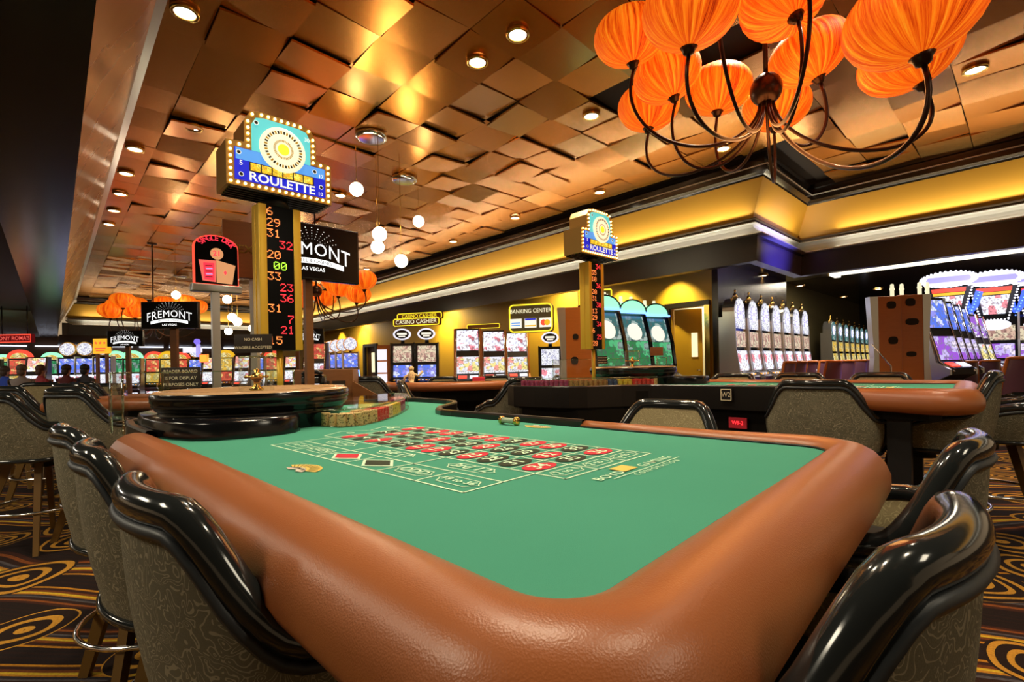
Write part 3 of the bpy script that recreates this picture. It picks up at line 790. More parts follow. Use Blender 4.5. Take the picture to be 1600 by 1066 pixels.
    for u, v in ((-.22, .02), (-.22, .86)):
        mb = MB(); mb.box(G(u, v, (zf - .16) / 2), (.11, .11, zf - .16), 'black'); mb.box(G(u, v, .03), (.3, .12, .06), 'black'); mb.obj('leg', root)
    # layout: lines
    z = zf + .0012; mb = MB()
    def line(a, b, w=.0055):
        a = Vector(a); b = Vector(b); t = (b - a).normalized(); nn = Vector((-t.y, t.x)) * w / 2; t = t * w / 2
        q = [a - t - nn, b + t - nn, b + t + nn, a - t + nn]
        mb.add([G(p.x, p.y, z) for p in q], [(0, 1, 2, 3)], 'layout_white')
    UL = .98; cw = UL / 12; V0, V1, V2, V3 = 0, .113, .219, .608; rw = (V3 - V2) / 3
    for v in (V0, V1): line((0, v), (UL, v))
    for i in range(4): line((-.088, V2 + rw * i), (UL, V2 + rw * i))
    for u in (-.088, 0, UL): line((u, V2), (u, V3))
    line((0, V0), (0, V2)); line((UL, V0), (UL, V2))
    for k in range(1, 12): line((k * cw, V2), (k * cw, V3), .004)
    for k in (1, 2): line((k * UL / 3, V1), (k * UL / 3, V2))
    for k in range(1, 6): line((k * UL / 6, V0), (k * UL / 6, V1))
    Z0 = UL + .07; Z1 = UL + .13
    for a, b in (((UL, V2), (Z0, V2)), ((UL, V3), (Z0, V3)), ((Z0, V2), (Z1, V2 + .097)), ((Z1, V2 + .097), (Z0, V2 + .1945)), ((Z0, V2 + .1945), (Z1, V3 - .097)), ((Z1, V3 - .097), (Z0, V3)), ((UL, V2 + .1945), (Z0, V2 + .1945))): line(a, b, .005)
    def hexframe(c, lu, lv, along_u=True):
        pts = [(-lu, 0), (-lu * .82, -lv * .45), (-lu * .7, -lv), (lu * .7, -lv), (lu * .82, -lv * .45), (lu, 0), (lu * .82, lv * .45), (lu * .7, lv), (-lu * .7, lv), (-lu * .82, lv * .45)]
        pts = [(c[0] + (x if along_u else y), c[1] + (y if along_u else x)) for x, y in pts]
        for i in range(len(pts)): line(pts[i], pts[(i + 1) % len(pts)], .0032)
    xd_num, yd_num = G(0, 1, 0) - G(0, 0, 0), G(1, 0, 0) - G(0, 0, 0)
    if sg < 0: xd_num = -xd_num
    xd_out, yd_out = (G(-1, 0, 0) - G(0, 0, 0)) * sg, G(0, 1, 0) - G(0, 0, 0)
    zt = zf + .0024
    def outtext(s, u, v, size):
        word = MB(); put_text(word, s, frame_T(G(u, v, zt), xd_out, yd_out), size, 'layout_white', .012); word.obj('printed_word', root)
    def endtext(s, u, v, size, m='layout_white', sp=1.0):
        word = MB(); put_text(word, s, frame_T(G(u, v, zt), xd_num, yd_num), size, m, .012, spacing=sp); word.obj('printed_word', root)
    for k, s in enumerate(('3rd 12', '2nd 12', '1st 12')):
        uc = (k + .5) * UL / 3; hexframe((uc, (V1 + V2) / 2), .085, .026); outtext(s, uc, (V1 + V2) / 2, .05)
    for k, s in ((0, '19 to 36'), (1, 'ODD'), (4, 'EVEN'), (5, '1 to 18')):
        uc = (k + .5) * UL / 6; hexframe((uc, V1 / 2), .066, .026); outtext(s, uc, V1 / 2, .032 if len(s) > 4 else .045)
    for i in range(3): hexframe((-.044, V2 + rw * (i + .5)), .055, .022, False); endtext('2 to 1', -.044, V2 + rw * (i + .5), .034)
    for i, s in enumerate(('0', '00')):
        endtext(s, UL + .05, V2 + .1945 * (i + .5), .06)
    mb.obj('layout_lines', root)
    # red and black diamonds
    for k, m in ((3, 'layout_red'), (2, 'layout_black')):
        uc = (k + .5) * UL / 6
        for s, mm, dz in ((1.0, 'layout_white', .0016), (.80, m, .0022)):
            b = MB(); b.add([G(uc + x * s, V1 / 2 + y * s, zf + dz) for x, y in ((-.072, 0), (0, -.048), (.072, 0), (0, .048))], [(0, 1, 2, 3)], mm)
            b.obj('diamond_border' if s == 1 else 'diamond', root)
    # number ovals and their numerals
    for nb in range(1, 37):
        k, r_ = (nb - 1) // 3, (nb - 1) % 3; uc, vc = UL - cw * (k + .5), V2 + rw * (r_ + .5)
        b = MB(); b.add([G(uc + .0335 * math.sin(2 * PI * i / 20), vc + .054 * math.cos(2 * PI * i / 20), zf + .0018) for i in range(20)], [tuple(range(20))], 'layout_red' if nb in REDS else 'layout_black')
        ov = b.obj('number_oval', root)
        b = MB(); put_text(b, str(nb), frame_T(G(uc, vc, zt), xd_num, yd_num), .058, 'layout_white', .012); b.obj('numeral', ov)
    # house emblem fans printed on the felt
    def fan(u, v, flip):
        b = MB(); T = frame_T(G(u, v, zf + .0016), xd_out * flip, yd_out * flip)
        a = arc((0, -.02), .065, 20, 160, 14) + arc((0, -.02), .028, 160, 20, 14); b.add([(x * 1.15, y, 0) for x, y in a], [tuple(range(len(a)))], 'layout_gold', T=T)
        a = arc((0, -.03), .036, 15, 165, 10) + arc((0, -.03), .014, 165, 15, 10); b.add([(x * 1.3, y, .0006) for x, y in a], [tuple(range(len(a)))], 'paper', T=T)
        for q in range(12):     # rays of the fan
            an = R(28 + 124 * q / 11); dx, dy = math.cos(an), math.sin(an); w_ = .0012
            b.add([(1.15 * (r_ * dx - k_ * w_ * dy), -.02 + r_ * dy + k_ * w_ * dx, .0006) for r_, k_ in ((.036, -1), (.060, -1), (.060, 1), (.036, 1))], [(0, 1, 2, 3)], 'layout_black', T=T)
        put_text(b, 'FREMONT', T @ Matrix.Translation((0, -.004, .001)), .017, 'layout_black', .01, 1.0, warp=lambda x, y: (x, y - 7 * x * x, 0))
        b.obj('felt_emblem', root)
    fan(.50, -.105, 1); fan(.56, .895, -1)
    endtext('BOYD', -.150, .300, .036, sp=1.15); endtext('GAMING', -.150, .512, .036, sp=1.15); endtext('CORPORATION', -.190, .45, .022, sp=1.5)
    b = MB(); b.add([G(-.132 + x, .388 + y, zt) for x, y in ((-.022, -.03), (.022, -.03), (.022, .03), (-.022, .03))], [(0, 1, 2, 3)], 'layout_gold'); b.obj('felt_plaque', root)
    b = MB(); b.add([G(-.173 + x, .44 + y, zt) for x, y in ((-.0015, -.16), (.0015, -.16), (.0015, .16), (-.0015, .16))], [(0, 1, 2, 3)], 'layout_white'); b.obj('felt_rule', root)
def roulette_wheel(loc, label, rz):
    t = thing('roulette_bowl', label, 'roulette wheel', loc, rz, 'roulette wheels'); t.scale = (1.09, 1.09, .90)
    MB().lathe([(.340, 0), (.347, .05), (.353, .062), (.358, .08), (.35, .09), (.358, .092), (.366, .10), (.366, .108), (.374, .112), (.378, .122), (.374, .130), (.381, .138), (.382, .166), (.377, .178)], 'bowl_black', 56, cap=False).obj('bowl', t)
    MB().lathe([(.377, .178), (.368, .186), (.35, .190), (.33, .186), (.30, .165), (.262, .12), (.255, .10)], 'bowl_wood', 56, cap=False).obj('ball_track', t)
    MB().lathe([(.255, .095), (.24, .098), (.20, .085), (.19, .09), (.10, .115), (.03, .125), (.0005, .126)], 'bronze', 48, cap=False).obj('rotor', t)
    mb = MB()
    for i in range(38):
        a = 2 * PI * i / 38; a2 = a + 2 * PI / 38 * .9
        mb.add([(r_ * math.cos(x), r_ * math.sin(x), .0995) for r_, x in ((.202, a), (.238, a), (.238, a2), (.202, a2))], [(0, 1, 2, 3)], 'layout_red' if i % 2 else 'layout_black')
    mb.obj('number_ring', t)
    MB().lathe([(.05, .125), (.055, .135), (.03, .15), (.022, .17), (.03, .185), (.014, .20), (.012, .225), (.022, .235), (.028, .25), (.018, .265), (.008, .272), (.012, .285), (.0005, .295)], 'brass', 20).obj('turret', t)
    mb = MB()
    for i in range(4):
        a = PI / 2 * i + .4; d = Vector((math.cos(a), math.sin(a), 0))
        mb.tube([Vector((0, 0, .25)), d * .05 + Vector((0, 0, .25))], .005, 'brass', 6); mb.ball(d * .055 + Vector((0, 0, .25)), .009, 'brass', 8)
    mb.obj('turret_arms', t)
    return t
ZF1, ZF2 = .93, .985
T1 = thing('roulette_table', 'green roulette table with copper padded rail filling the foreground', 'roulette table', B0, ROT_TAB, 'roulette tables')
roulette_table(T1, 1, 0, ZF1, None)
T2 = thing('roulette_table', 'second green roulette table with black dealer side, marked W2, beyond the first', 'roulette table', tb(0, 3.9), ROT_TAB, 'roulette tables')
roulette_table(T2, -1, -.20, ZF2, None)
WC1, WC2 = (1.745, .222), (1.70, 3.68)
roulette_wheel(tb(*WC1, ZF1), 'black roulette wheel bowl on the big green table, dark gloss side to us', ROT_TAB)
roulette_wheel(tb(*WC2, ZF2), 'smaller-looking roulette wheel on the second table before the orange cabinet', ROT_TAB)
# number plates on the dealer side of the second table
o = MB(); T = frame_T((0, 0, 0), -UU, (0, 0, 1))
def plate(px, py, Y, w, h, s, m_bg, m_fg, label, border=True):
    t = thing('number_plate', label, 'plate', at(px, py, Y), 0)
    T = frame_T((0, 0, 0), -UU, (0, 0, 1)); b = MB(); b.box((0, 0, 0), (w, h, .012), m_bg, T=T); b.obj('plate_body', t)
    b = MB()
    if border:
        for x, y, a, c in ((0, h / 2 - .005, w - .01, .005), (0, -h / 2 + .005, w - .01, .005), (w / 2 - .005, 0, .005, h - .01), (-w / 2 + .005, 0, .005, h - .01)): b.box((x, y, .008), (a, c, .004), m_fg, T=T)
    if border: b.obj('plate_border', t); b = MB()
    put_text(b, s, T @ Matrix.Translation((0, 0, .009)), h * .56 if len(s) < 3 else h * .5, m_fg, .0, .85); b.obj('lettering', t)['kind'] = 'stuff'
    return t
def on_v(px, py, v):
    """distance at which the sight line of a pixel meets the upright plane of constant table v"""
    r = ray(px, py); return (v + B0.dot(VV)) / (r.x * VV.x + r.y * VV.y)
plate(1135, 617, on_v(1135, 617, 2.875), .078, .085, 'W2', 'black', 'sign_ink', 'small black plate with white W2 on the dealer side of the second table')
plate(1153, 661, on_v(1153, 661, 2.93), .12, .075, 'W9-2', 'layout_red', 'led_red', 'small red plate below the W2 plate on the black table side', False)

# ------------------------------------------------------------------ chips under their acrylic covers
def chip_stack_mesh(m, n):
    pr = []
    for i in range(n):
        z = i * .0033; pr += [(.0195, z), (.0195, z + .0027), (.0188, z + .003)]
    b = MB(); b.lathe([(.0005, 0)] + pr + [(.0005, n * .0033)], m, 14, False); return b.mesh('chip_stack')
CHM = {}
ORDN = ['first', 'second', 'third', 'fourth', 'fifth', 'sixth', 'seventh', 'eighth', 'ninth', 'tenth', 'eleventh', 'twelfth', 'thirteenth', 'fourteenth']
def chips(G, zf, which, order):
    path = [Vector(p) for p in ((1.40, .35), (1.255, .405), (1.262, .48), (1.33, .60), (1.45, .74), (1.62, .91), (1.80, 1.07), (1.99, 1.20), (2.14, 1.27))]
    cnt = {}
    for row in range(2):
        d, i, acc = 0, 0, 0; pos = []
        L = [0]
        for a, b in zip(path[:-1], path[1:]): L.append(L[-1] + (b - a).length)
        s = .055 + row * .13
        while s < L[-1]:
            j = max(k for k in range(len(L)) if L[k] <= s); j = min(j, len(path) - 2)
            a, b = path[j], path[j + 1]; t = (b - a).normalized(); nn = Vector((-t.y, t.x))
            nn = nn if nn.dot(Vector((1.75, .45)) - a) > 0 else -nn
            p = a + t * (s - L[j]) + nn * (.0 + .045 * row); pos.append((s, p)); s += .0435
        for s, p in pos:
            f = s / L[-1]; col = next(c for lim, c in order if f <= lim)
            n = random.choice((17, 18, 18, 17)) if row == 0 else random.choice((18, 19, 17))
            if (col, n) not in CHM: CHM[(col, n)] = chip_stack_mesh('chip_' + col, n)
            o = bpy.data.objects.new('chip_stack', CHM[(col, n)]); COL.objects.link(o)
            o.location = G(p.x, p.y, zf + .001); o.rotation_euler = (0, 0, random.random() * 6)
            cnt[(col, row)] = cnt.get((col, row), 0) + 1
            tag(o, '%s chip stack, %s, %s of its colour in %s row from wheel' % ({'cream': 'cream speckled', 'brown': 'tan'}.get(col, col), which, ORDN[cnt[(col, row)] - 1], ('outer', 'inner')[row]), 'chips', '%s chip stacks, %s row, %s' % (col, ('outer', 'inner')[row], which))
G1 = lambda u, v, z: tb(u, v, z)
G2 = lambda u, v, z: tb(u + .10, 3.9 - v, z)
chips(G1, ZF1, 'big green table', [(.27, 'cream'), (.40, 'red'), (.46, 'cream'), (.60, 'yellow'), (.74, 'purple'), (1.01, 'pink')])
chips(G2, ZF2, 'second table', [(.16, 'cream'), (.30, 'red'), (.38, 'yellow'), (.44, 'blue'), (.70, 'brown'), (1.01, 'purple')])
def chip_cover(G, zf, label):
    t = thing('chip_cover', label, 'cover', (0, 0, 0), 0, 'clear chip covers')
    outer = [(1.43, .315), (1.235, .385), (1.225, .47), (1.30, .61), (1.42, .76), (1.59, .93), (1.78, 1.10), (1.98, 1.24), (2.16, 1.32), (2.22, 1.25)]
    inn = [(2.15, 1.05), (2.0, .8), (1.85, .62), (1.62, .58), (1.38, .53), (1.34, .45)]
    b = MB(); pts = [G(u, v, zf + .073) for u, v in outer + inn]; top = [p + Vector((0, 0, .007)) for p in pts]; n = len(pts)
    b.add(pts + top, [tuple(range(n)), tuple(range(n, 2 * n))[::-1]], 'cover'); b.obj('cover_plate', t)
    b = MB(); vs = []
    for u, v in outer[:-1]: vs += [G(u, v, zf + .0005), G(u, v, zf + .073)]
    b.add(vs, [(2 * i, 2 * i + 1, 2 * i + 3, 2 * i + 2) for i in range(len(outer) - 2)], 'cover'); b.obj('cover_side', t)
    MB().tube([G(u, v, zf + .077) for u, v in outer], .004, 'acrylic_edge', 6).obj('cover_edge', t)
    MB().tube([G(u, v, zf + .003) for u, v in outer], .003, 'acrylic_edge', 6).obj('base_edge', t)
chip_cover(G1, ZF1, 'clear acrylic chip cover with curved edge on the big green table')
chip_cover(G2, ZF2, 'clear acrylic chip cover with curved edge on the second table')
def shield(G, zf, pts, label, h=.255):
    t = thing('acrylic_shield', label, 'shield', (0, 0, 0), 0, 'clear wheel shields')
    b = MB(); vs = []
    for u, v in pts: vs += [G(u, v, zf + .03), G(u, v, zf + h)]
    b.add(vs, [(2 * i, 2 * i + 1, 2 * i + 3, 2 * i + 2) for i in range(len(pts) - 1)], 'acrylic'); b.obj('sheet', t)
    b = MB(); b.tube([G(u, v, zf + h) for u, v in pts], .003, 'acrylic_edge', 6)
    for p in (pts[0], pts[-1], pts[1]): b.tube([G(*p, zf + .03), G(*p, zf + h)], .004, 'acrylic_edge', 6)
    b.obj('edges', t); return t
SH = [(1.50, -.318), (1.61, -.338), (1.90, -.31), (2.2, -.20), (2.36, .0), (2.42, .2), (2.40, .45), (2.28, .62)]
shield(G1, ZF1, SH, 'clear acrylic shield standing round the wheel of the big green table')
shield(G2, ZF2, SH, 'clear acrylic shield round the wheel of the second table')
# ball guard tube over the turret, with its small sign
def guard(c, zf, label, withsign):
    t = thing('acrylic_tube', label, 'tube', tb(*c, zf + .19), 0, 'clear tubes over the wheel turrets')
    b = MB(); b.lathe([(.075, -.045), (.075, .13)], 'acrylic', 24, cap=False); b.obj('tube_wall', t)
    b = MB(); b.tube([(.075 * math.cos(2 * PI * i / 24), .075 * math.sin(2 * PI * i / 24), .13) for i in range(24)], .003, 'acrylic_edge', 6, closed=True); b.obj('tube_rim', t)
guard(WC1, ZF1, 'clear tube over the turret of the near wheel', True); guard(WC2, ZF2, 'clear tube over the turret of the second wheel', False)
# dolly: clear cylinder with gold ends lying on the felt
w = tb(.70, .865, ZF1 + .019); t = thing('win_marker', 'clear cylinder marker with gold ends lying on the far felt edge', 'marker', w, ROT_TAB)
AX = Matrix.Rotation(R(90), 4, 'X')
MB().lathe([(.014, -.035), (.012, -.02), (.012, .03), (.014, .04)], mat('marker_clear', (.5, .6, .45), .12, trans=.3), 16, T=AX).obj('marker_body', t)
MB().lathe([(.012, -.05), (.018, -.047), (.018, -.036), (.014, -.033)], 'brass', 16, T=AX).obj('marker_end', t)
MB().lathe([(.014, .036), (.018, .039), (.018, .05), (.012, .053)], 'brass', 16, T=AX).obj('marker_end', t)
# ================================================================== SIGN TOWERS
DOT = {'0': '0E11131519110E', '1': '040C040404040E', '2': '0E11010204081F', '3': '1F02040201110E', '4': '02060A121F0202', '5': '1F101E0101110E', '6': '0608101E11110E', '7': '1F010204080808', '8': '0E11110E11110E', '9': '0E11110F01020C'}
FRONT = frame_T((0, 0, 0), (1, 0, 0), (0, 0, 1))         # text plane facing local -y
def led_number(mb, s, x, z, h, m):
    """dot-matrix digits made of little lit squares; x left edge"""
    d = h / 7; r = d * .40
    for k, ch in enumerate(s):
        rows = [int(DOT[ch][2 * i:2 * i + 2], 16) for i in range(7)]
        for j, row in enumerate(rows):
            for i in range(5):
                if row >> (4 - i) & 1:
                    cx, cz = x + (k * 6 + i) * d, z + h / 2 - (j + .5) * d
                    mb.add([(cx - r, 0, cz - r), (cx + r, 0, cz - r), (cx + r, 0, cz + r), (cx - r, 0, cz + r)], [(0, 1, 2, 3)], m)
def sign_tower(loc, label, numbers, pole_top, sc=1.0):
    """loc: foot of the pole on the table"""
    t = thing('roulette_sign', label, 'sign', loc, ROT_ROOM, 'lit roulette sign towers', sc)
    cb = pole_top; ch = .79; ct = cb + ch
    mb = MB(); mb.tube([(0, 0, 0), (0, 0, cb + .02)], .017, 'gold_metal', 12); mb.lathe([(.05, 0), (.05, .01), (.02, .02)], 'gold_metal', 16); mb.obj('pole', t)
    mb = MB(); mb.box((0, 0, cb + ch / 2), (.14, .085, ch), 'black'); mb.obj('column_core', t)
    for sx in (-1, 1):
        mb = MB(); mb.box((sx * .090, -.004, cb + ch / 2), (.040, .10, ch), 'gold_metal', bev=.006)
        mb.box((sx * .108, .03, cb + ch / 2), (.012, .05, ch), 'gold_metal', bev=.003); mb.obj('column_side', t)
    MB().box((0, -.046, cb + ch / 2), (.142, .006, ch - .01), 'screen_black').obj('number_panel', t)
    hh = .044
    for i, (s, side, m) in enumerate(numbers):
        z = ct - .035 - i * (ch - .03) / len(numbers); d = hh / 7; mb = MB()
        x = {'l': -.066, 'r': .066 - (len(s) * 6 - 1) * d, 'c': -(len(s) * 6 - 1) * d / 2}[side]
        led_number(mb, s, x, z, hh, m); o = mb.obj('led_number', t, (0, -.0505, 0)); o['kind'] = 'stuff'
    # marquee
    mz = ct + .05
    MB().lathe([(.07, ct), (.05, ct + .055)], 'black', 16).obj('neck', t)
    out = [(-.27, 0), (.27, 0), (.27, .225), (.185, .235), (.185, .345), (.155, .40), (.10, .415), (-.10, .415), (-.155, .40), (-.185, .345), (-.185, .235), (-.27, .225)]
    mb = MB(); mb.front([(x, z + mz) for x, z in out], -.10, .10, 'marquee_metal')
    for i in range(6): mb.box((0, -.09 + .036 * i, mz - .004), (.5, .012, .008), 'black')
    mb.obj('marquee_box', t)
    def inset(k): return [(x * (1 - k / .27), .2 + (z - .2) * (1 - k / .22) + mz) for x, z in out]
    low = [(-.232, .032), (.232, .032), (.232, .195), (-.232, .195)]
    MB().front([(x, z + mz) for x, z in low], -.108, -.10, 'blue_panel').obj('lower_panel', t)
    MB().front([(x, z + mz) for x, z in ((-.228, .135), (.228, .135), (.228, .193), (-.228, .193))], -.1095, -.108, 'sky_panel').obj('sky_strip', t)
    MB().front([(x, z + mz) for x, z in ((-.15, .195), (.15, .195), (.15, .335), (.13, .372), (.09, .382), (-.09, .382), (-.13, .372), (-.15, .335))], -.108, -.10, 'cyan_panel').obj('upper_panel', t)
    mb = MB(); A = Matrix.Translation((0, -.112, mz + .235)) @ Matrix.Rotation(R(90), 4, 'X')
    mb.lathe([(.118, 0), (.118, .012), (.104, .016)], 'lit_cream', 36, T=A); mb.obj('wheel_picture', t)
    mb = MB()
    for i in range(38):
        a = 2 * PI * i / 38
        for r0, r1, m in ((.082, .098, 'gold_metal' if i % 2 else 'tile_back'), (.04, .052, 'gold_metal')):
            a2 = a + .1; mb.add([(r * math.sin(x), -.1292, mz + .235 + r * math.cos(x)) for r, x in ((r0, a), (r1, a), (r1, a2), (r0, a2))], [(0, 1, 2, 3)], m)
    mb.add([(.03 * math.sin(2 * PI * i / 16), -.1294, mz + .235 + .03 * math.cos(2 * PI * i / 16)) for i in range(16)], [tuple(range(16))], 'neon_yellow'); o = mb.obj('wheel_pockets', t); o['kind'] = 'stuff'
    MB().front([(x, z + mz) for x, z in ((-.165, .085), (.165, .085), (.165, .132), (-.165, .132))], -.114, -.108, 'hall_dark').obj('display', t)
    mb = MB()
    for i in range(6): mb.front([(-.16 + .054 * i, mz + .089), (-.113 + .054 * i, mz + .089), (-.113 + .054 * i, mz + .128), (-.16 + .054 * i, mz + .128)], -.1155, -.114, 'gold_led')
    mb.obj('display_cells', t)
    mb = MB(); put_text(mb, 'ROULETTE', Matrix.Translation((0, -.1155, mz + .056)) @ FRONT, .064, 'sign_white', .020, 1.10); mb.obj('sign_word', t); mb = MB()
    for s, x, z, h in (('5', -.205, .115, .035), ('10', .20, .045, .03), ('17', .205, .145, .028), ('30', .13, .33, .03)): put_text(mb, s, Matrix.Translation((x, -.1155, mz + z)) @ FRONT, h, 'sign_white', .01)
    for x, z in ((-.215, .168), (-.205, .058), (.205, .085), (.17, .165), (-.13, .345)):
        mb.add([(x + .012 * math.sin(2 * PI * i / 12), -.115, mz + z + .012 * math.cos(2 * PI * i / 12)) for i in range(12)], [tuple(range(12))], 'sign_white')
        mb.add([(x + .009 * math.sin(2 * PI * i / 12), -.1156, mz + z + .009 * math.cos(2 * PI * i / 12)) for i in range(12)], [tuple(range(12))], 'black')
    o = mb.obj('marquee_numerals', t); o['kind'] = 'stuff'
    mb = MB(); ins = [(-.251, .017), (.251, .017), (.251, .21), (.167, .217), (.167, .345), (.145, .388), (.10, .398), (-.10, .398), (-.145, .388), (-.167, .345), (-.167, .217), (-.251, .21)]
    acc = 0; step = .034; cnt = 0
    for i in range(len(ins)):
        a, b = Vector(ins[i]), Vector(ins[(i + 1) % len(ins)]); Lg = (b - a).length; m_ = max(1, round(Lg / step))
        for k in range(m_):
            p = a + (b - a) * k / m_; mb.ball((p.x, -.106, p.y + mz), .0075, 'bulb', 6)
    o = mb.obj('marquee_bulbs', t); o['kind'] = 'stuff'
    return t
o_, r_, g_ = 'led_orange', 'led_red', 'led_green'
foot1 = at(438, 610, 2.95); foot1.z = ZF1
N1 = [('6', 'l', o_), ('29', 'l', o_), ('31', 'l', o_), ('32', 'r', r_), ('20', 'l', o_), ('00', 'c', g_), ('33', 'l', o_), ('23', 'r', r_), ('36', 'r', r_), ('31', 'l', o_), ('7', 'r', r_), ('21', 'r', r_), ('15', 'l', o_)]
sign_tower(foot1, 'large lit roulette sign tower on a gold pole behind the near wheel', N1, (at(438, 548, 2.95).z - ZF1) / 1.085, 1.085)
foot2 = at(928, 590, 4.5); foot2.z = ZF2
N2 = [('34', 'r', r_), ('35', 'l', o_), ('10', 'l', o_), ('36', 'r', r_), ('20', 'l', o_), ('31', 'l', o_), ('30', 'r', r_), ('13', 'l', o_), ('29', 'l', o_), ('34', 'r', r_), ('6', 'l', o_), ('25', 'r', r_), ('28', 'l', o_)]
sign_tower(foot2, 'smaller-looking lit roulette sign tower before the gold wall, over the second table', N2, at(928, 546, 4.5).z - ZF2)

# small engraved signs
def small_sign(px, py, Y, w, h, lines, size, label, ax=(1, .1, 0), m_bg='hall_dark', m_fg='sign_ink', th=.008, stand=0):
    t = thing('table_sign', label, 'sign', at(px, py, Y))
    T = frame_T((0, 0, 0), ax, (0, 0, 1)); b = MB(); b.box((0, 0, 0), (w, h, th), m_bg, T=T, bev=.001); b.obj('sign_panel', t)
    b = MB(); n_ = len(lines)
    for i, s in enumerate(lines): put_text(b, s, T @ Matrix.Translation((0, ((n_ - 1) / 2 - i) * h / (n_ + .3), th * .6)), size, m_fg, .008, 1.0)
    if b.v: b.obj('lettering', t)
    if stand: MB().tube([(0, .01, -h / 2), (0, .01, -h / 2 - stand)], .004, 'acrylic_edge', 6).obj('stand', t)
    return t
small_sign(396, 537, 2.31, .170, .088, ['NO CASH', 'WAGERS ACCEPTED'], .0183, 'black sign with NO CASH WAGERS ACCEPTED on the clear tube of the near wheel')
small_sign(283, 591, 2.72, .205, .120, ['READER BOARD', 'IS FOR DISPLAY', 'PURPOSES ONLY'], .0245, 'black sign with READER BOARD IS FOR DISPLAY PURPOSES ONLY on the acrylic shield', m_fg='sign_ink')
small_sign(941, 563, 4.95, .11, .08, ['READER BOARD', 'IS FOR DISPLAY', 'PURPOSES ONLY'], .013, 'tiny black sign on the acrylic shield of the second table', m_fg='sign_ink')
small_sign(1026, 549, 4.9, .13, .085, [], .01, stand=.13, label= 'small plain tan card on the clear tube of the second wheel', m_bg='podium_wood')

# ================================================================== TV SCREENS
def tv(px, py, Y, w, h, label, axis, post=None, post_w=.07):
    c = at(px, py, Y); ax = Vector((axis[0], axis[1], 0)).normalized()
    rz = math.atan2(ax.y, ax.x)
    t = thing('television', label, 'screen', (c.x, c.y, 0), rz, 'screens with the hotel logo')
    MB().box((0, .03, c.z), (w, .06, h), 'tv_frame', bev=.008).obj('tv_case', t)
    MB().box((0, -.002, c.z), (w - .03, .008, h - .03), 'screen_black').obj('tv_panel', t)
    b = MB(); T = Matrix.Translation((0, -.009, c.z)) @ FRONT; k = w / .8
    put_text(b, 'FREMONT', T @ Matrix.Translation((0, .0 * k, 0)), .135 * k, 'tv_white', 0.0, .98, spacing=1.08, warp=lambda x, y: (x, y * (1 + .35 * abs(x / (.3 * k)) ** 1.6) - .055 * k * (x / (.3 * k)) ** 2 + .015 * k, 0))
    rib = []
    N = 14; top = [(-.26 * k + .52 * k * i / N) for i in range(N + 1)]
    f = lambda x: -.055 * k - .035 * k * (x / (.26 * k)) ** 2
    vs = [(x, f(x), 0) for x in top] + [(x, f(x) - .042 * k, 0) for x in top]
    b.add(vs, [(i, i + 1, N + 2 + i, N + 1 + i) for i in range(N)], 'tv_white', T=T)
    put_text(b, 'HOTEL & CASINO', T @ Matrix.Translation((0, 0, .001)), .036 * k, 'screen_black', .012, 1.1, warp=lambda x, y: (x, y + f(x) - .021 * k, 0))
    put_text(b, 'LAS VEGAS', T @ Matrix.Translation((0, -.142 * k, 0)), .042 * k, 'tv_white', .006)
    for i in range(11):
        a = R(20 + 14 * i)
        for j in range(5):
            rr = (.085 + .024 * j) * k; s = (.0024 + .0005 * j) * k
            x, y = rr * 1.15 * math.cos(a), .045 * k + rr * .9 * math.sin(a) - .02 * k
            b.add([(x - s, y, 0), (x, y - s, 0), (x + s, y, 0), (x, y + s, 0)], [(0, 1, 2, 3)], 'tv_white', T=T)
    b.obj('hotel_logo', t)
    if post is not None:
        MB().box((post, .10, (c.z + .1) / 2), (post_w, .06, c.z + .1), 'podium_wood').obj('post', t)
    return t
tv(487, 393, 4.0, .82, .46, 'large screen with white hotel logo right of the roulette sign column', D2, .0, .06)
tv(265, 492.5, 7.0, .79, .39, 'screen with white hotel logo on a wooden post, larger of two on the left', (1, .06), 0, .09)
tv(195, 529, 11.0, .78, .36, 'screen with white hotel logo on a thin post, smaller of two on the left', (1, .04), 0, .09)
tv(482, 525, 10.5, .62, .34, 'small screen with hotel logo partly behind the roulette column', (1, .2), -.25, .07)

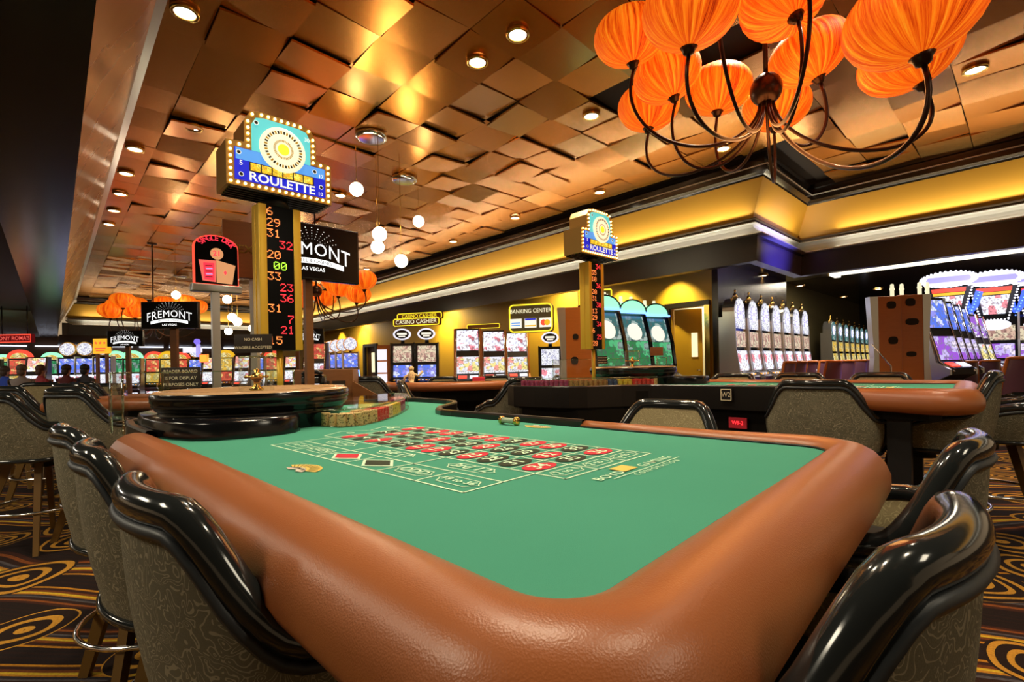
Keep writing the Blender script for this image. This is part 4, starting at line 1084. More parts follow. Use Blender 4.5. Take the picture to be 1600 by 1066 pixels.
# single deck sign on a stand
def deck_sign():
    c = at(338, 446, 3.9); t = thing('game_sign', 'red arched SINGLE DECK 21 sign with two cards on a metal stand', 'sign', (c.x, c.y, 0), ROT_ROOM)
    z0 = c.z; w = .155; h = .30
    ar = [(-w, z0), (w, z0), (w, z0 + h)] + [(w * math.cos(R(a)), z0 + h + .095 * math.sin(R(a))) for a in range(15, 180, 15)] + [(-w, z0 + h)]
    MB().front(ar, -.03, .03, 'red_lit').obj('sign_edge', t)
    a2 = [(x * .955, z0 + .004 + (z - z0) * .965) for x, z in ar]
    MB().front(a2, -.034, -.03, 'screen_black').obj('sign_face', t)
    b = MB(); T = Matrix.Translation((0, -.0355, z0 + h - .002)) @ FRONT
    for i, ch in enumerate('SINGLE DECK'):
        if ch == ' ': continue
        a = R(158 - 13.6 * i); put_text(b, ch, T @ Matrix.Translation((.118 * math.cos(a), .070 * math.sin(a), 0)) @ Matrix.Rotation(a - PI / 2, 4, 'Z'), .060, 'neon_red', .02, .85)
    b.obj('sign_lettering', t)
    b = MB(); A = Matrix.Translation((0, -.0365, z0 + .245)) @ Matrix.Rotation(R(90), 4, 'X'); b.lathe([(.0005, 0), (.046, 0)], 'card_tan', 24, T=A, cap=False); put_text(b, '21', Matrix.Translation((0, -.038, z0 + .245)) @ FRONT, .058, 'led_red', .025); b.obj('number_disc', t)
    b = MB(); b.front([(-.125, z0 + .185), (-.008, z0 + .19), (-.01, z0 + .02), (-.10, z0 + .025)], -.038, -.034, 'card_pink')
    b.front([(-.095, z0 + .165), (-.02, z0 + .17), (-.02, z0 + .03), (-.088, z0 + .035)], -.039, -.038, 'neon_red')
    for i in range(5): b.front([(-.085 + .012 * (i % 2), z0 + .05 + .022 * i), (-.03, z0 + .055 + .022 * i), (-.035, z0 + .062 + .022 * i), (-.08, z0 + .058 + .022 * i)], -.0396, -.039, 'lilac' if i % 2 else 'hall_dark')
    b.obj('court_card', t)
    b = MB(); b.front([(-.006, z0 + .195), (.13, z0 + .165), (.105, z0 + .012), (-.004, z0 + .015)], -.041, -.037, 'card_tan'); b.front([(.056, z0 + .12), (.068, z0 + .1), (.056, z0 + .08), (.044, z0 + .1)], -.042, -.041, 'led_red'); b.obj('ace_card', t)
    MB().box((0, 0, z0 - .03), (.345, .10, .055), 'silver', bev=.006).obj('sign_shelf', t)
    MB().box((-.01, 0, (z0 - .05) / 2), (.055, .05, z0 - .05), 'silver').obj('stand_post', t)
    MB().box((-.01, 0, .015), (.4, .4, .03), 'black').obj('stand_base', t)
deck_sign()
tx = small_sign(388, 392, 4.4, .40, .50, ['TEXAS'], .10, 'brown sign lettered TEXAS behind the roulette column', (.9, .6, 0), 'podium_wood', 'brass', .06)
MB().box((.02, .05, -tx.location.z / 2 - .12), (.06, .05, tx.location.z - .24), 'silver').obj('stand_post', tx)
# far lit signs
def box_sign(px, py, Y, w, h, label, lines, size, m_bg, m_fg, m_edge=None, axis=(1, 0, 0), posts=0, th=.12, rounded=0.0, edge_w=.02, extra=None, ceil=None):
    c = at(px, py, Y); ax = Vector(axis).normalized(); t = thing('lit_sign', label, 'sign', c)
    T = frame_T((0, 0, 0), ax, (0, 0, 1))
    r = rounded
    def rr(W_, H_, r): return [(x, y) for cx, cy, a0 in ((W_ / 2 - r, H_ / 2 - r, 0), (-W_ / 2 + r, H_ / 2 - r, 90), (-W_ / 2 + r, -H_ / 2 + r, 180), (W_ / 2 - r, -H_ / 2 + r, 270)) for x, y in (arc((cx, cy), r, a0, a0 + 90, 4) if r else [(cx, cy)])]
    MB().prism(rr(w, h, r), -th, 0, m_bg, T=T).obj('sign_box', t)
    if m_edge:
        pts = [T @ Vector((x, y, .005)) for x, y in rr(w - edge_w, h - edge_w, r)]; MB().tube(pts, edge_w / 2, m_edge, 6, closed=True).obj('sign_border', t)
    b = MB(); n_ = len(lines)
    for i, s in enumerate(lines): put_text(b, s, T @ Matrix.Translation((0, ((n_ - 1) / 2 - i) * h / (n_ + .2), .01)), size, m_fg, .012)
    if extra: extra(b, T)
    if b.v: b.obj('lettering', t)
    for k in range(posts): MB().box(Vector((-.12 + .24 * k, .05, -c.z / 2 - h / 4)), (.06, .06, c.z - h / 2), 'lit_cream' if False else 'podium_wood').obj('post', t)
    if ceil:
        for s in (-1, 1): MB().tube([T @ Vector((s * w * .35, h / 2 - .02, -th / 2)), T @ Vector((s * w * .35, ceil - c.z, -th / 2))], .015, 'black', 6).obj('hanger', t)
    return t
def cards(b, T):
    for i, (m1, m2) in enumerate((('scr_white', 'sky_panel'), ('sign_white', 'blue_panel'), ('sign_white', 'orange_lit'))):
        x = -.33 + .33 * i; b.box((x, -.11, .012), (.26, .20, .012), 'sign_white', T=T)
        if i == 0: b.box((x, -.10, .02), (.2, .02, .006), 'sky_panel', T=T); b.box((x, -.15, .02), (.2, .02, .006), 'sky_panel', T=T)
        if i == 1: b.box((x, -.03, .02), (.24, .035, .006), 'blue_panel', T=T); b.box((x, -.17, .02), (.24, .03, .006), 'yellow_sign', T=T)
        if i == 2:
            for dx, m in ((-.04, 'red_lit'), (.04, 'yellow_sign')): b.add([(x + dx + .065 * math.cos(2 * PI * k / 16), -.11 + .065 * math.sin(2 * PI * k / 16), .02 + .001 * (dx > 0)) for k in range(16)], [tuple(range(16))], m, T=T)
YA = (-D1.x, -D1.y, 0)      # reading direction along the yellow wall
YA = (.93, -.28, 0)
box_sign(829, 497, 10.6, .98, .62, 'yellow outlined BANKING CENTER sign with three card logos on the yellow wall', [], .1, 'olive_wall' if 'olive_wall' in M else MATS['olive_wall'], 'lit_cream', 'neon_yellow', YA, 0, .15, .09, .035,
         lambda b, T: (put_text(b, 'BANKING CENTER', T @ Matrix.Translation((0, .15, .012)), .125, 'lit_cream', .012, .88), cards(b, T)))
box_sign(650, 503, 13.5, 1.42, .22, 'long CASINO CASHIER sign outlined in yellow above the oval-topped slots', ['CASINO CASHIER'], .16, 'podium_wood', 'lit_cream', 'neon_yellow', YA, 0, .12, .05, .03)
box_sign(655, 494, 13.9, 1.42, .20, 'upper part of the cashier sign lettered in yellow, reaching behind the first', ['CASINO CASHIER'], .14, 'podium_wood', 'neon_yellow', 'neon_yellow', YA, 0, .10, .05, .03)
box_sign(755, 510, 13.2, .95, .13, 'small outlined sign strip over the three video slots', [], .10, 'podium_wood', 'lit_cream', 'neon_yellow', YA, 0, .1, .03, .02)
box_sign(930, 468, 9.6, .66, .40, 'lit ATM sign behind the far roulette column', ['ATM'], .26, 'olive_wall' if 'olive_wall' in M else MATS['olive_wall'], 'sign_white', 'neon_yellow', (1, -.1, 0), 0, .2, .02, .03)
box_sign(20, 529, 14.0, 1.05, .24, 'red neon restaurant sign cut by the left picture edge', ["TONY ROMA'S"], .15, 'layout_red', 'card_pink', 'red_lit', (1, 0, 0), 0, .12, 0, .03, None, 3.2)
box_sign(157, 541, 12.5, .38, .38, 'small yellow lit square sign with red stars on a post', [], .1, 'yellow_sign', 'red_lit', 'orange_lit', (1, 0, 0), 2, .1, 0, .02,
         lambda b, T: [b.add([(x + (.045 if k % 2 == 0 else .02) * math.sin(2 * PI * k / 10), .08 + (.045 if k % 2 == 0 else .02) * math.cos(2 * PI * k / 10), .012) for k in range(10)], [tuple(range(10))], 'red_lit', T=T) for x in (-.11, 0, .11)] + [b.box((0, -.06, .012), (.28, .03, .004), 'red_lit', T=T), b.box((0, -.12, .012), (.22, .02, .004), 'red_lit', T=T)])

# ================================================================== CHANDELIERS
LM = {}
def lantern_mesh():
    if 'm' not in LM:
        b = MB(); N = 72; K = 14; vs = []
        rr = random.Random(3)
        for i in range(K + 1):
            a = PI * i / K; r = .255 * math.sin(a) ** .82 if 0 < i < K else .03; z = -.175 * math.cos(a) + .02 * math.sin(a)
            for k in range(N): 
                pl = 1 + (.018 if k % 2 else -.018) * math.sin(a); vs.append((r * pl * math.cos(2 * PI * k / N), r * pl * math.sin(2 * PI * k / N), z))
        fs = [(i * N + k, i * N + (k + 1) % N, (i + 1) * N + (k + 1) % N, (i + 1) * N + k) for i in range(K) for k in range(N)]
        fs += [tuple(range(N))[::-1], tuple(K * N + k for k in range(N))]
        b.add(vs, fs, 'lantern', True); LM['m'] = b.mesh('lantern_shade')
        b = MB(); b.lathe([(.012, -.215), (.03, -.205), (.036, -.185), (.05, -.17), (.03, -.155)], 'bronze', 14); LM['k'] = b.mesh('lantern_cap')
        LM['n'] = 0
    return LM['m'], LM['k']
def chandelier(label, hub, lanterns, top, lamp):
    """hub: world point; lanterns: list of (world centre, diameter, tilt vector)"""
    t = thing('chandelier', label, 'chandelier', hub, 0, 'lantern chandeliers')
    m, kp = lantern_mesh()
    MB().ball((0, 0, 0), .105, 'bronze', 20, (1, 1, 1.05)).obj('hub', t)
    b = MB(); b.tube([(0, 0, .08), (0, 0, top - hub.z)], .016, 'bronze', 8); b.lathe([(.10, top - hub.z - .03), (.10, top - hub.z)], 'bronze', 20); b.obj('stem', t)
    for i, (c, dia, tilt) in enumerate(lanterns):
        c = Vector(c) - Vector(hub); sc = dia / .51
        axis = Vector((tilt[0], tilt[1], 1)).normalized(); q = Vector((0, 0, 1)).rotation_difference(axis)
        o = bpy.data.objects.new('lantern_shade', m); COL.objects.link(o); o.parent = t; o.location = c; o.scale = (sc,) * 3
        o.rotation_mode = 'QUATERNION'; o.rotation_quaternion = q
        k = bpy.data.objects.new('lantern_cap', kp); COL.objects.link(k); k.parent = o
        knob = c + q @ Vector((0, 0, -.215 * sc))
        flat = Vector((knob.x, knob.y, 0)); d = flat.normalized() if flat.length > .02 else Vector((1, 0, 0)); dist = flat.length
        s0 = d * .04 + Vector((0, 0, -.09)); dip = min(s0.z, knob.z) - .42 - .1 * (i % 3)
        P = [s0, s0 + d * .03 + Vector((0, 0, -.35)), Vector((d.x * dist * .75, d.y * dist * .75, dip)), Vector((knob.x + d.x * .14, knob.y + d.y * .14, knob.z - .38)), knob]
        pts = []
        for j in range(25):
            u = j / 24; n_ = 4; w = [math.comb(n_, k2) * u ** k2 * (1 - u) ** (n_ - k2) for k2 in range(5)]
            pts.append(sum((P[k2] * w[k2] for k2 in range(5)), Vector()))
        MB().tube(pts, .0115, 'bronze', 8).obj('arm', t)
    if lamp:
        d = bpy.data.lights.new('lantern_lamp', 'POINT'); d.energy = lamp; d.color = (1, .42, .12); d.shadow_soft_size = .5
        o = bpy.data.objects.new('lantern_lamp', d); COL.objects.link(o); o.location = (0, 0, -.35); o.parent = t
    return t
L1 = [((985, 60), 110, (-.10, -.1)), ((1078, 22), 144, (.0, -.15)), ((1043, 120), 102, (-.22, .05)), ((1013, 170), 92, (.02, .0)), ((1122, 142), 97, (.05, .0)), ((1213, 168), 96, (.08, .0)),
      ((1264, 87), 114, (-.30, .05)), ((1226, -2), 130, (-.15, .4)), ((1428, 28), 186, (-.12, .05)), ((1422, 90), 136, (-.28, .1)), ((1268, -90), 150, (.1, 0)), ((1120, -110), 140, (0, 0))]
hub = at(1197, 140, 3.4)
rel = []
for (px, py), w, tilt in L1:
    dia = .51; Y = FPX * dia / w; rel.append((at(px, py, Y), dia, (tilt[0] * 1.2, tilt[1])))
chandelier('huge bronze chandelier with orange silk lanterns overhead', hub, rel, CZ, 40)
hub2 = at(494, 455, 9.2)
sh2 = [((545, 424), 44), ((566, 441), 42), ((557, 460), 38), ((508, 468), 36), ((478, 452), 36), ((528, 446), 36), ((600, 400), 1)]
chandelier('small-looking lantern chandelier below the big hotel screen, by the gold wall', hub2, [(at(px, py, FPX * .5 / w), .5, ((px % 7 - 3) * .05, .05)) for (px, py), w in [((567, 439), 42), ((559, 460), 40), ((530, 450), 40), ((508, 467), 34), ((481, 453), 40), ((520, 440), 36), ((470, 470), 36)]], CZ, 8)
hub3 = at(240, 502, 12)
chandelier('distant lantern chandelier half hidden by the hotel screen on the left', hub3, [(at(px, py, FPX * .52 / w), .52, (0.04 * (px % 5 - 2), 0)) for (px, py), w in [((173, 486), 34), ((192, 470), 34), ((210, 486), 32), ((183, 478), 30), ((214, 474), 27), ((256, 474), 30), ((288, 472), 32), ((306, 480), 32)]], CZ, 8)

# ================================================================== GLOBE PENDANTS
def pendant(canopy_px, globes, label, Yc=None):
    z = CZ - .06; c = on(*canopy_px, z)
    t = thing('globe_pendant', label, 'pendant lamp', c, 0, 'clusters of globe pendants')
    MB().lathe([(.21, .03), (.215, 0), (.20, -.03), (.15, -.035)], 'chrome', 28).obj('canopy', t)
    for (px, py), dia_px in globes:
        Y = FPX * .185 / dia_px; w = at(px, py, Y) - c
        MB().tube([(w.x, w.y, -.03), (w.x, w.y, w.z + .08)], .004, 'brass', 5).obj('cord', t)
        g = MB().ball(w, .0925, 'globe', 20).obj('globe', t)
        MB().lathe([(.02, .11), (.024, .085)], 'brass', 10, T=Matrix.Translation(w)).obj('globe_cap', t)
    d = bpy.data.lights.new('globe_lamp', 'POINT'); d.energy = 18; d.color = (1, .8, .5); d.shadow_soft_size = .1
    o = bpy.data.objects.new('globe_lamp', d); COL.objects.link(o); o.parent = t; o.location = sum(((at(px, py, FPX * .185 / s) - c) for (px, py), s in globes), Vector()) / len(globes) + Vector((.0, 0, -.2))
    return t
pendant((580, 214), [((557, 296), 21), ((593, 366), 22), ((590, 386), 20)], 'cluster of three glowing globes on a chrome canopy, right of the big roulette sign')
pendant((632, 281), [((627, 408), 20), ((654, 346), 17)], 'pair of glowing globes on a chrome canopy, nearer the gold wall')
pendant((363, 437), [((355, 468), 13), ((363, 496), 13), ((371, 503), 13), ((357, 518), 11), ((394, 513), 11)], 'far cluster of five globes left of the roulette column')
pendant((283, 432), [((275, 461), 12)], 'single far globe above the larger left screen')
pendant((476, 440), [((481, 492), 10)], 'single far globe right of the roulette column')
# ================================================================== SLOT MACHINES
# local frame: front towards -y, foot centre at the origin
def quad_panel(mb, x0, x1, y0, z0, y1, z1, m, lift=.006):
    """a panel lying on a sloped front from (y0,z0) up to (y1,z1), standing a little proud"""
    d = Vector((0, y1 - y0, z1 - z0)).normalized(); nn = Vector((0, -d.z, d.y)) * lift
    vs = [Vector((x, y, z)) + nn * k for k in (0, 1) for x, y, z in ((x0, y0, z0), (x1, y0, z0), (x1, y1, z1), (x0, y1, z1))]
    mb.add(vs, [(4, 5, 6, 7), (0, 1, 5, 4), (1, 2, 6, 5), (2, 3, 7, 6), (3, 0, 4, 7)], m)
def disc(mb, x, y, z, r, m, n=24, sx=1.0, th=.01):
    a = [(x + r * sx * math.cos(2 * PI * i / n), z + r * math.sin(2 * PI * i / n)) for i in range(n)]
    mb.front(a, y - th, y, m)
def bulbs_ring(mb, x, y, z, rx, rz, m, n, s=.016):
    for i in range(n): mb.ball((x + rx * math.cos(2 * PI * i / n), y, z + rz * math.sin(2 * PI * i / n)), s, m, 6)
def slot_base(t, w, m_cab, m_trim, base_glow=None, sidem=None):
    prof = [(.0, .0), (.0, 2.0), (-.28, 2.0), (-.30, 1.42), (-.36, .98), (-.56, .86), (-.56, .78), (-.42, .70), (-.42, .0)]
    MB().side([(y + .28, z) for y, z in prof], -w / 2 + .03, w / 2 - .03, m_cab).obj('cabinet', t)
    for s in (-1, 1):
        b = MB(); b.side([(y + .28 - (.015 if y < -.1 else 0), z + (.02 if z > 1.9 else 0)) for y, z in prof], s * (w / 2 - .015) - .018, s * (w / 2 - .015) + .018, sidem or m_trim); b.obj('side_trim', t)
    b = MB(); quad_panel(b, -w / 2 + .05, w / 2 - .05, -.27, .865, -.10, .965, 'black_gloss', .02)
    for i in range(5): b.box((-w * .3 + i * w * .15, -.19, .935), (.05, .04, .02), 'white_lit' if i % 2 else 'orange_lit')
    b.obj('button_deck', t)
    if base_glow: b = MB(); quad_panel(b, -w / 2 + .08, w / 2 - .08, -.14, .15, -.14, .62, base_glow, .01); b.obj('belly_panel', t)
def slot_wheel(label, group, face='wheel_face', mid='scr_cream', lowm='scr_white', crest='brass'):
    t = thing('slot_machine', label, 'slot machine', (0, 0, -60), 0, group); w = .62
    slot_base(t, w, 'black_gloss', 'silver', 'blue_lit')
    b = MB(); quad_panel(b, -w / 2 + .06, w / 2 - .06, -.075, 1.0, -.025, 1.38, lowm); b.obj('reel_screen', t)
    b = MB(); quad_panel(b, -w / 2 + .06, w / 2 - .06, -.02, 1.45, -.005, 1.75, mid); b.obj('pay_glass', t)
    # tall arched top box with the wheel
    ar = [(-.28, 1.78), (.28, 1.78), (.28, 2.12)] + [(.28 * math.cos(R(a)), 2.12 + .27 * math.sin(R(a))) for a in range(15, 180, 15)] + [(-.28, 2.12)]
    MB().front(ar, 0.0, .22, 'silver').obj('top_box', t)
    a2 = [(x * .88, 1.80 + (z - 1.78) * .93) for x, z in ar]
    MB().front(a2, -.012, 0.0, face).obj('wheel_glass', t)
    b = MB(); disc(b, 0, -.012, 2.10, .15, 'lilac', 24, 1, .006)
    for i in range(12):
        a = 2 * PI * i / 12; b.add([(.03 * math.cos(a), -.02, 2.10 + .03 * math.sin(a)), (.14 * math.cos(a - .09), -.02, 2.10 + .14 * math.sin(a - .09)), (.14 * math.cos(a + .09), -.02, 2.10 + .14 * math.sin(a + .09))], [(0, 1, 2)], 'neon_white')
    b.obj('prize_wheel', t)
    b = MB()
    for i, (x, z, s) in enumerate(((0, 2.44, .05), (-.06, 2.42, .035), (.07, 2.43, .04), (.01, 2.53, .03), (-.17, 2.36, .03), (.17, 2.36, .03))): b.ball((x, .08, z), s, crest, 8, (1, .7, 1.2))
    b.obj('crest', t)
    return t
def slot_curved(label, group):
    t = thing('slot_machine', label, 'slot machine', (0, 0, -60), 0, group); w = .66
    prof = [(.0, .0), (.0, 2.05), (-.12, 2.08), (-.22, 1.95), (-.36, 1.5), (-.42, 1.1), (-.40, .98), (-.60, .86), (-.60, .76), (-.42, .70), (-.42, .0)]
    P = [(y + .28, z) for y, z in prof]
    MB().side(P, -w / 2 + .05, w / 2 - .05, 'black').obj('cabinet', t)
    for s in (-1, 1): MB().side([(y - .02, z) for y, z in P], s * (w / 2 - .025) - .028, s * (w / 2 - .025) + .028, 'black_gloss').obj('side_trim', t)
    pts = [(-.14, 1.1), (-.08, 1.5), (.06, 1.95)]
    b = MB(); quad_panel(b, -w / 2 + .08, w / 2 - .08, -.14, 1.10, -.08, 1.5, 'scr_green', .008); b.obj('lower_screen', t)
    b = MB(); quad_panel(b, -w / 2 + .08, w / 2 - .08, -.078, 1.51, .055, 1.93, 'scr_teal', .008); b.obj('upper_screen', t)
    b = MB(); T = Matrix.Translation((0, -.045, 1.66)) @ Matrix.Rotation(R(-17), 4, 'X'); disc(b, 0, 0, 0, .15, 'sign_white', 28); b.v = [tuple(T @ Vector(v)) for v in b.v]; b.obj('bonus_disc', t)
    b = MB(); bm_ = [( .27 * math.cos(R(a)), 2.0 + .19 * math.sin(R(a))) for a in range(0, 181, 15)]
    b.front(bm_, -.02, .16, 'green_lit'); b.obj('arched_sign', t)
    MB().tube([(x * 1.06, -.02, 1.985 + (z - 1.985) * 1.06) for x, z in bm_], .014, 'black_gloss', 6).obj('arch_trim', t)
    MB().box((0, -.03, 1.985), (.58, .05, .03), 'neon_blue').obj('blue_light_bar', t)
    b = MB(); quad_panel(b, -w / 2 + .08, w / 2 - .08, -.30, .87, -.13, .97, 'black_gloss', .02); quad_panel(b, -.18, .06, -.28, .91, -.16, .985, 'red_lit', .02); b.ball((.2, -.2, .95), .03, 'neon_white', 8); b.obj('button_deck', t)
    b = MB()
    for x in (-.12, .1): b.lathe([(.03, 2.1), (.03, 2.26), (.025, 2.28)], 'lit_cream', 10, T=Matrix.Translation((x, .15, 0)))
    b.obj('candle_light', t)
    return t
def slot_video(label, group, side='orange_wood', s1='scr_white', s2='scr_mixed', h=1.95):
    t = thing('slot_machine', label, 'slot machine', (0, 0, -60), 0, group); w = .60
    P = [(y + .28, z) for y, z in [(.0, .0), (.0, 2.0), (-.20, 2.0), (-.30, 1.5), (-.34, 1.4), (-.44, .98), (-.62, .88), (-.62, .80), (-.46, .72), (-.42, .0)]]
    MB().side(P, -w / 2 + .04, w / 2 - .04, 'hall_dark').obj('cabinet', t)
    for s in (-1, 1): MB().side(P, s * (w / 2 - .02) - .02, s * (w / 2 - .02) + .02, side).obj('side_panel', t)
    b = MB(); quad_panel(b, -w / 2 + .07, w / 2 - .07, -.015, 1.52, .075, 1.96, s1); b.obj('top_screen', t)
    b = MB(); quad_panel(b, -w / 2 + .07, w / 2 - .07, -.155, 1.02, -.07, 1.38, s2); b.obj('main_screen', t)
    for s in (-1, 1): MB().tube([(s * (w / 2 - .05), .09, 2.0), (s * (w / 2 - .05), -.04, 1.5), (s * (w / 2 - .05), -.18, 1.0), (s * (w / 2 - .08), -.35, .84)], .016, 'chrome', 6).obj('edge_strip', t)
    b = MB(); quad_panel(b, -w / 2 + .07, w / 2 - .07, -.33, .885, -.165, .985, 'black_gloss', .012); quad_panel(b, -.2, -.02, -.30, .91, -.2, .965, 'red_lit', .02); quad_panel(b, .04, .22, -.30, .91, -.2, .965, 'white_lit', .02); b.obj('button_deck', t)
    return t
def slot_oval(label, group, s1='scr_cream', s2='scr_blue'):
    t = thing('slot_machine', label, 'slot machine', (0, 0, -60), 0, group); w = .70
    slot_base(t, w, 'black', 'black_gloss', 'hall_dark')
    b = MB(); quad_panel(b, -w / 2 + .09, w / 2 - .09, -.02, 1.45, -.003, 1.92, s1); b.obj('top_screen', t)
    b = MB(); quad_panel(b, -w / 2 + .09, w / 2 - .09, -.075, 1.02, -.025, 1.36, s2); b.obj('main_screen', t)
    b = MB(); disc(b, 0, .02, 2.26, .165, 'white_lit', 28, 1.55, .05); b.obj('oval_topper', t)
    b = MB(); disc(b, 0, -.031, 2.26, .125, 'tile_back', 28, 1.6, .004); b.box((0, -.037, 2.27), (.28, .004, .06), 'sign_white'); b.box((0, -.037, 2.20), (.19, .004, .035), 'sign_white'); b.obj('topper_face', t)
    MB().lathe([(.06, 2.0), (.05, 2.12)], 'black', 12, T=Matrix.Translation((0, .08, 0))).obj('topper_neck', t)
    return t
def slot_jackpot(label, group, low='scr_purple'):
    t = thing('slot_machine', label, 'slot machine', (0, 0, -60), 0, group); w = .78
    slot_base(t, w, 'black_gloss', 'silver', 'blue_lit')
    b = MB(); quad_panel(b, -w / 2 + .08, w / 2 - .08, -.07, 1.02, -.025, 1.34, low); b.obj('main_screen', t)
    b = MB(); quad_panel(b, -w / 2 + .07, w / 2 - .07, -.02, 1.42, -.005, 1.74, 'scr_cream'); b.obj('pay_glass', t)
    b = MB(); disc(b, 0, 0, 1.76, .12, 'white_lit', 24, 2.2, .03); b.obj('dome_light', t)
    V = [(-.24, 1.88), (.24, 1.88), (.40, 2.62), (-.40, 2.62)]
    MB().front(V, .02, .16, 'black').obj('vee_tower', t)
    b = MB(); b.front([(-.17, 1.98), (.17, 1.98), (.25, 2.42), (-.25, 2.42)], .005, .02, 'scr_white'); b.front([(-.26, 2.44), (.26, 2.44), (.27, 2.50), (-.27, 2.50)], .005, .02, 'yellow_sign'); b.front([(-.28, 2.51), (.28, 2.51), (.29, 2.60), (-.29, 2.60)], .005, .02, 'red_lit'); b.obj('vee_screen', t)
    for s in (-1, 1):
        MB().front([(s * .27, 1.84), (s * .30, 1.90), (s * .44, 2.5), (s * .56, 2.46), (s * .48, 2.15)], .02, .12, 'blue_lit').obj('blue_wing', t)
    MB().front([(.475 * math.cos(2 * PI * i / 32), 2.80 + .17 * math.sin(2 * PI * i / 32)) for i in range(32)], .0, .14, 'white_lit').obj('oval_topper', t)
    b = MB(); bulbs_ring(b, 0, -.02, 2.80, .475, .17, 'bulb_white', 34, .022)
    for s in (-1, 1):
        for i in range(12): b.ball((s * (.22 + .165 * i / 11), .0, 1.90 + .68 * i / 11), .020, 'bulb_white', 6)
        for i in range(9): b.ball((s * (.33 + .17 * i / 8), .0, 1.95 + .5 * i / 8), .014, 'neon_blue', 6)
    for i in range(9): b.ball((-.22 + .055 * i, .0, 1.88), .018, 'bulb_white', 6)
    o = b.obj('bulb_chain', t); o['kind'] = 'stuff'
    b = MB(); b.front([(-.34, 2.74), (.34, 2.74), (.38, 2.80), (.34, 2.86), (-.34, 2.86), (-.38, 2.80)], -.008, 0, 'lilac'); b.obj('topper_lettering_band', t)
    return t
def slot_round(label, group, m1='wheel_face', m2='scr_purple', glow='neon_blue'):
    t = thing('slot_machine', label, 'slot machine', (0, 0, -60), 0, group); w = .58
    slot_base(t, w, 'black_gloss', 'silver', 'blue_lit')
    b = MB(); quad_panel(b, -w / 2 + .06, w / 2 - .06, -.075, 1.0, -.025, 1.38, m2); b.obj('reel_screen', t)
    b = MB(); quad_panel(b, -w / 2 + .06, w / 2 - .06, -.02, 1.45, -.005, 1.95, 'scr_blue'); b.obj('pay_glass', t)
    MB().lathe([(.05, 1.98), (.04, 2.1)], 'black', 10, T=Matrix.Translation((0, .1, 0))).obj('topper_neck', t)
    b = MB(); disc(b, 0, .14, 2.30, .25, 'brass', 28, 1, .12); b.obj('round_topper', t)
    b = MB(); disc(b, 0, .019, 2.30, .22, m1, 28, 1, .01); b.obj('topper_face', t)
    for s in (-1, 1): MB().tube([(s * .27, -.03, 1.35), (s * .29, -.10, 1.05), (s * .27, -.20, .75), (s * .25, -.18, .45)], .022, glow, 8).obj('neon_tube', t)
    return t
def slot_arch(label, group, m1='scr_red', m2='scr_gold', top='red_lit'):
    t = thing('slot_machine', label, 'slot machine', (0, 0, -60), 0, group); w = .64
    slot_base(t, w, 'black', 'silver', 'scr_white')
    b = MB(); quad_panel(b, -w / 2 + .06, w / 2 - .06, -.075, 1.0, -.025, 1.38, m2); b.obj('reel_screen', t)
    b = MB(); quad_panel(b, -w / 2 + .06, w / 2 - .06, -.02, 1.45, -.005, 1.95, m1); b.obj('pay_glass', t)
    a = [(.36 * math.cos(R(x)), 2.0 + .32 * math.sin(R(x))) for x in range(0, 181, 12)]
    MB().front(a, .0, .14, top).obj('arched_topper', t)
    b = MB(); b.front([(x * .7, 2.01 + (z - 2.0) * .6) for x, z in a], -.01, 0, 'scr_gold'); b.obj('topper_face', t)
    return t
def place(proto, first, loc, face, label, sc=1.0):
    """first use moves the prototype, later ones copy it"""
    f = Vector((face[0], face[1], 0)).normalized(); rz = math.atan2(f.y, f.x) + PI / 2
    loc = Vector((loc[0], loc[1], 0))
    if first:
        proto.location = loc; proto.rotation_euler = (0, 0, rz); proto.scale = (sc,) * 3; proto['label'] = label; return proto
    return dup(proto, loc, rz, label, None, sc)
ORD = ['first', 'second', 'third', 'fourth', 'fifth', 'sixth', 'seventh', 'eighth', 'ninth', 'tenth', 'eleventh', 'twelfth', 'thirteenth', 'fourteenth']
def row(proto, n, a, b, face, label, sc=1.0):
    a = Vector((a[0], a[1], 0)); b = Vector((b[0], b[1], 0))
    for i in range(n): place(proto, i == 0, a + (b - a) * (i / max(1, n - 1)), face, label % ORD[i], sc)
def px_xy(px, Y): r = ray(px, 560); return Vector((r.x * Y, Y, 0))
# seven wheel machines before the dark wall
row(slot_wheel('x', 'wheel slots in the bay beside the open door'), 7, px_xy(1157, 9.4), px_xy(1259, 12.0), -D1 + D2 * .05, 'tall slot machine with white lit wheel, %s from the yellow wall', 1.01)
# solid copies standing for the mirror reflection of the wheel slots
row(slot_wheel('x', 'gold wheel slots standing for a mirror reflection', 'scr_teal', 'scr_gold', 'scr_gold', 'brass'), 7, px_xy(1303, 15.2), px_xy(1354, 19.5), -D1, 'gold lit wheel slot standing for a mirror reflection, %s of its row', 1.0)
# green trio
row(slot_curved('x', 'green slots before the yellow wall'), 3, px_xy(947, 8.0), px_xy(1026, 9.3), -D1 * 1.0 + Vector((-.15, -.35, 0)), 'green lit curved slot machine before the yellow wall, %s from the orange cabinet', 1.05)
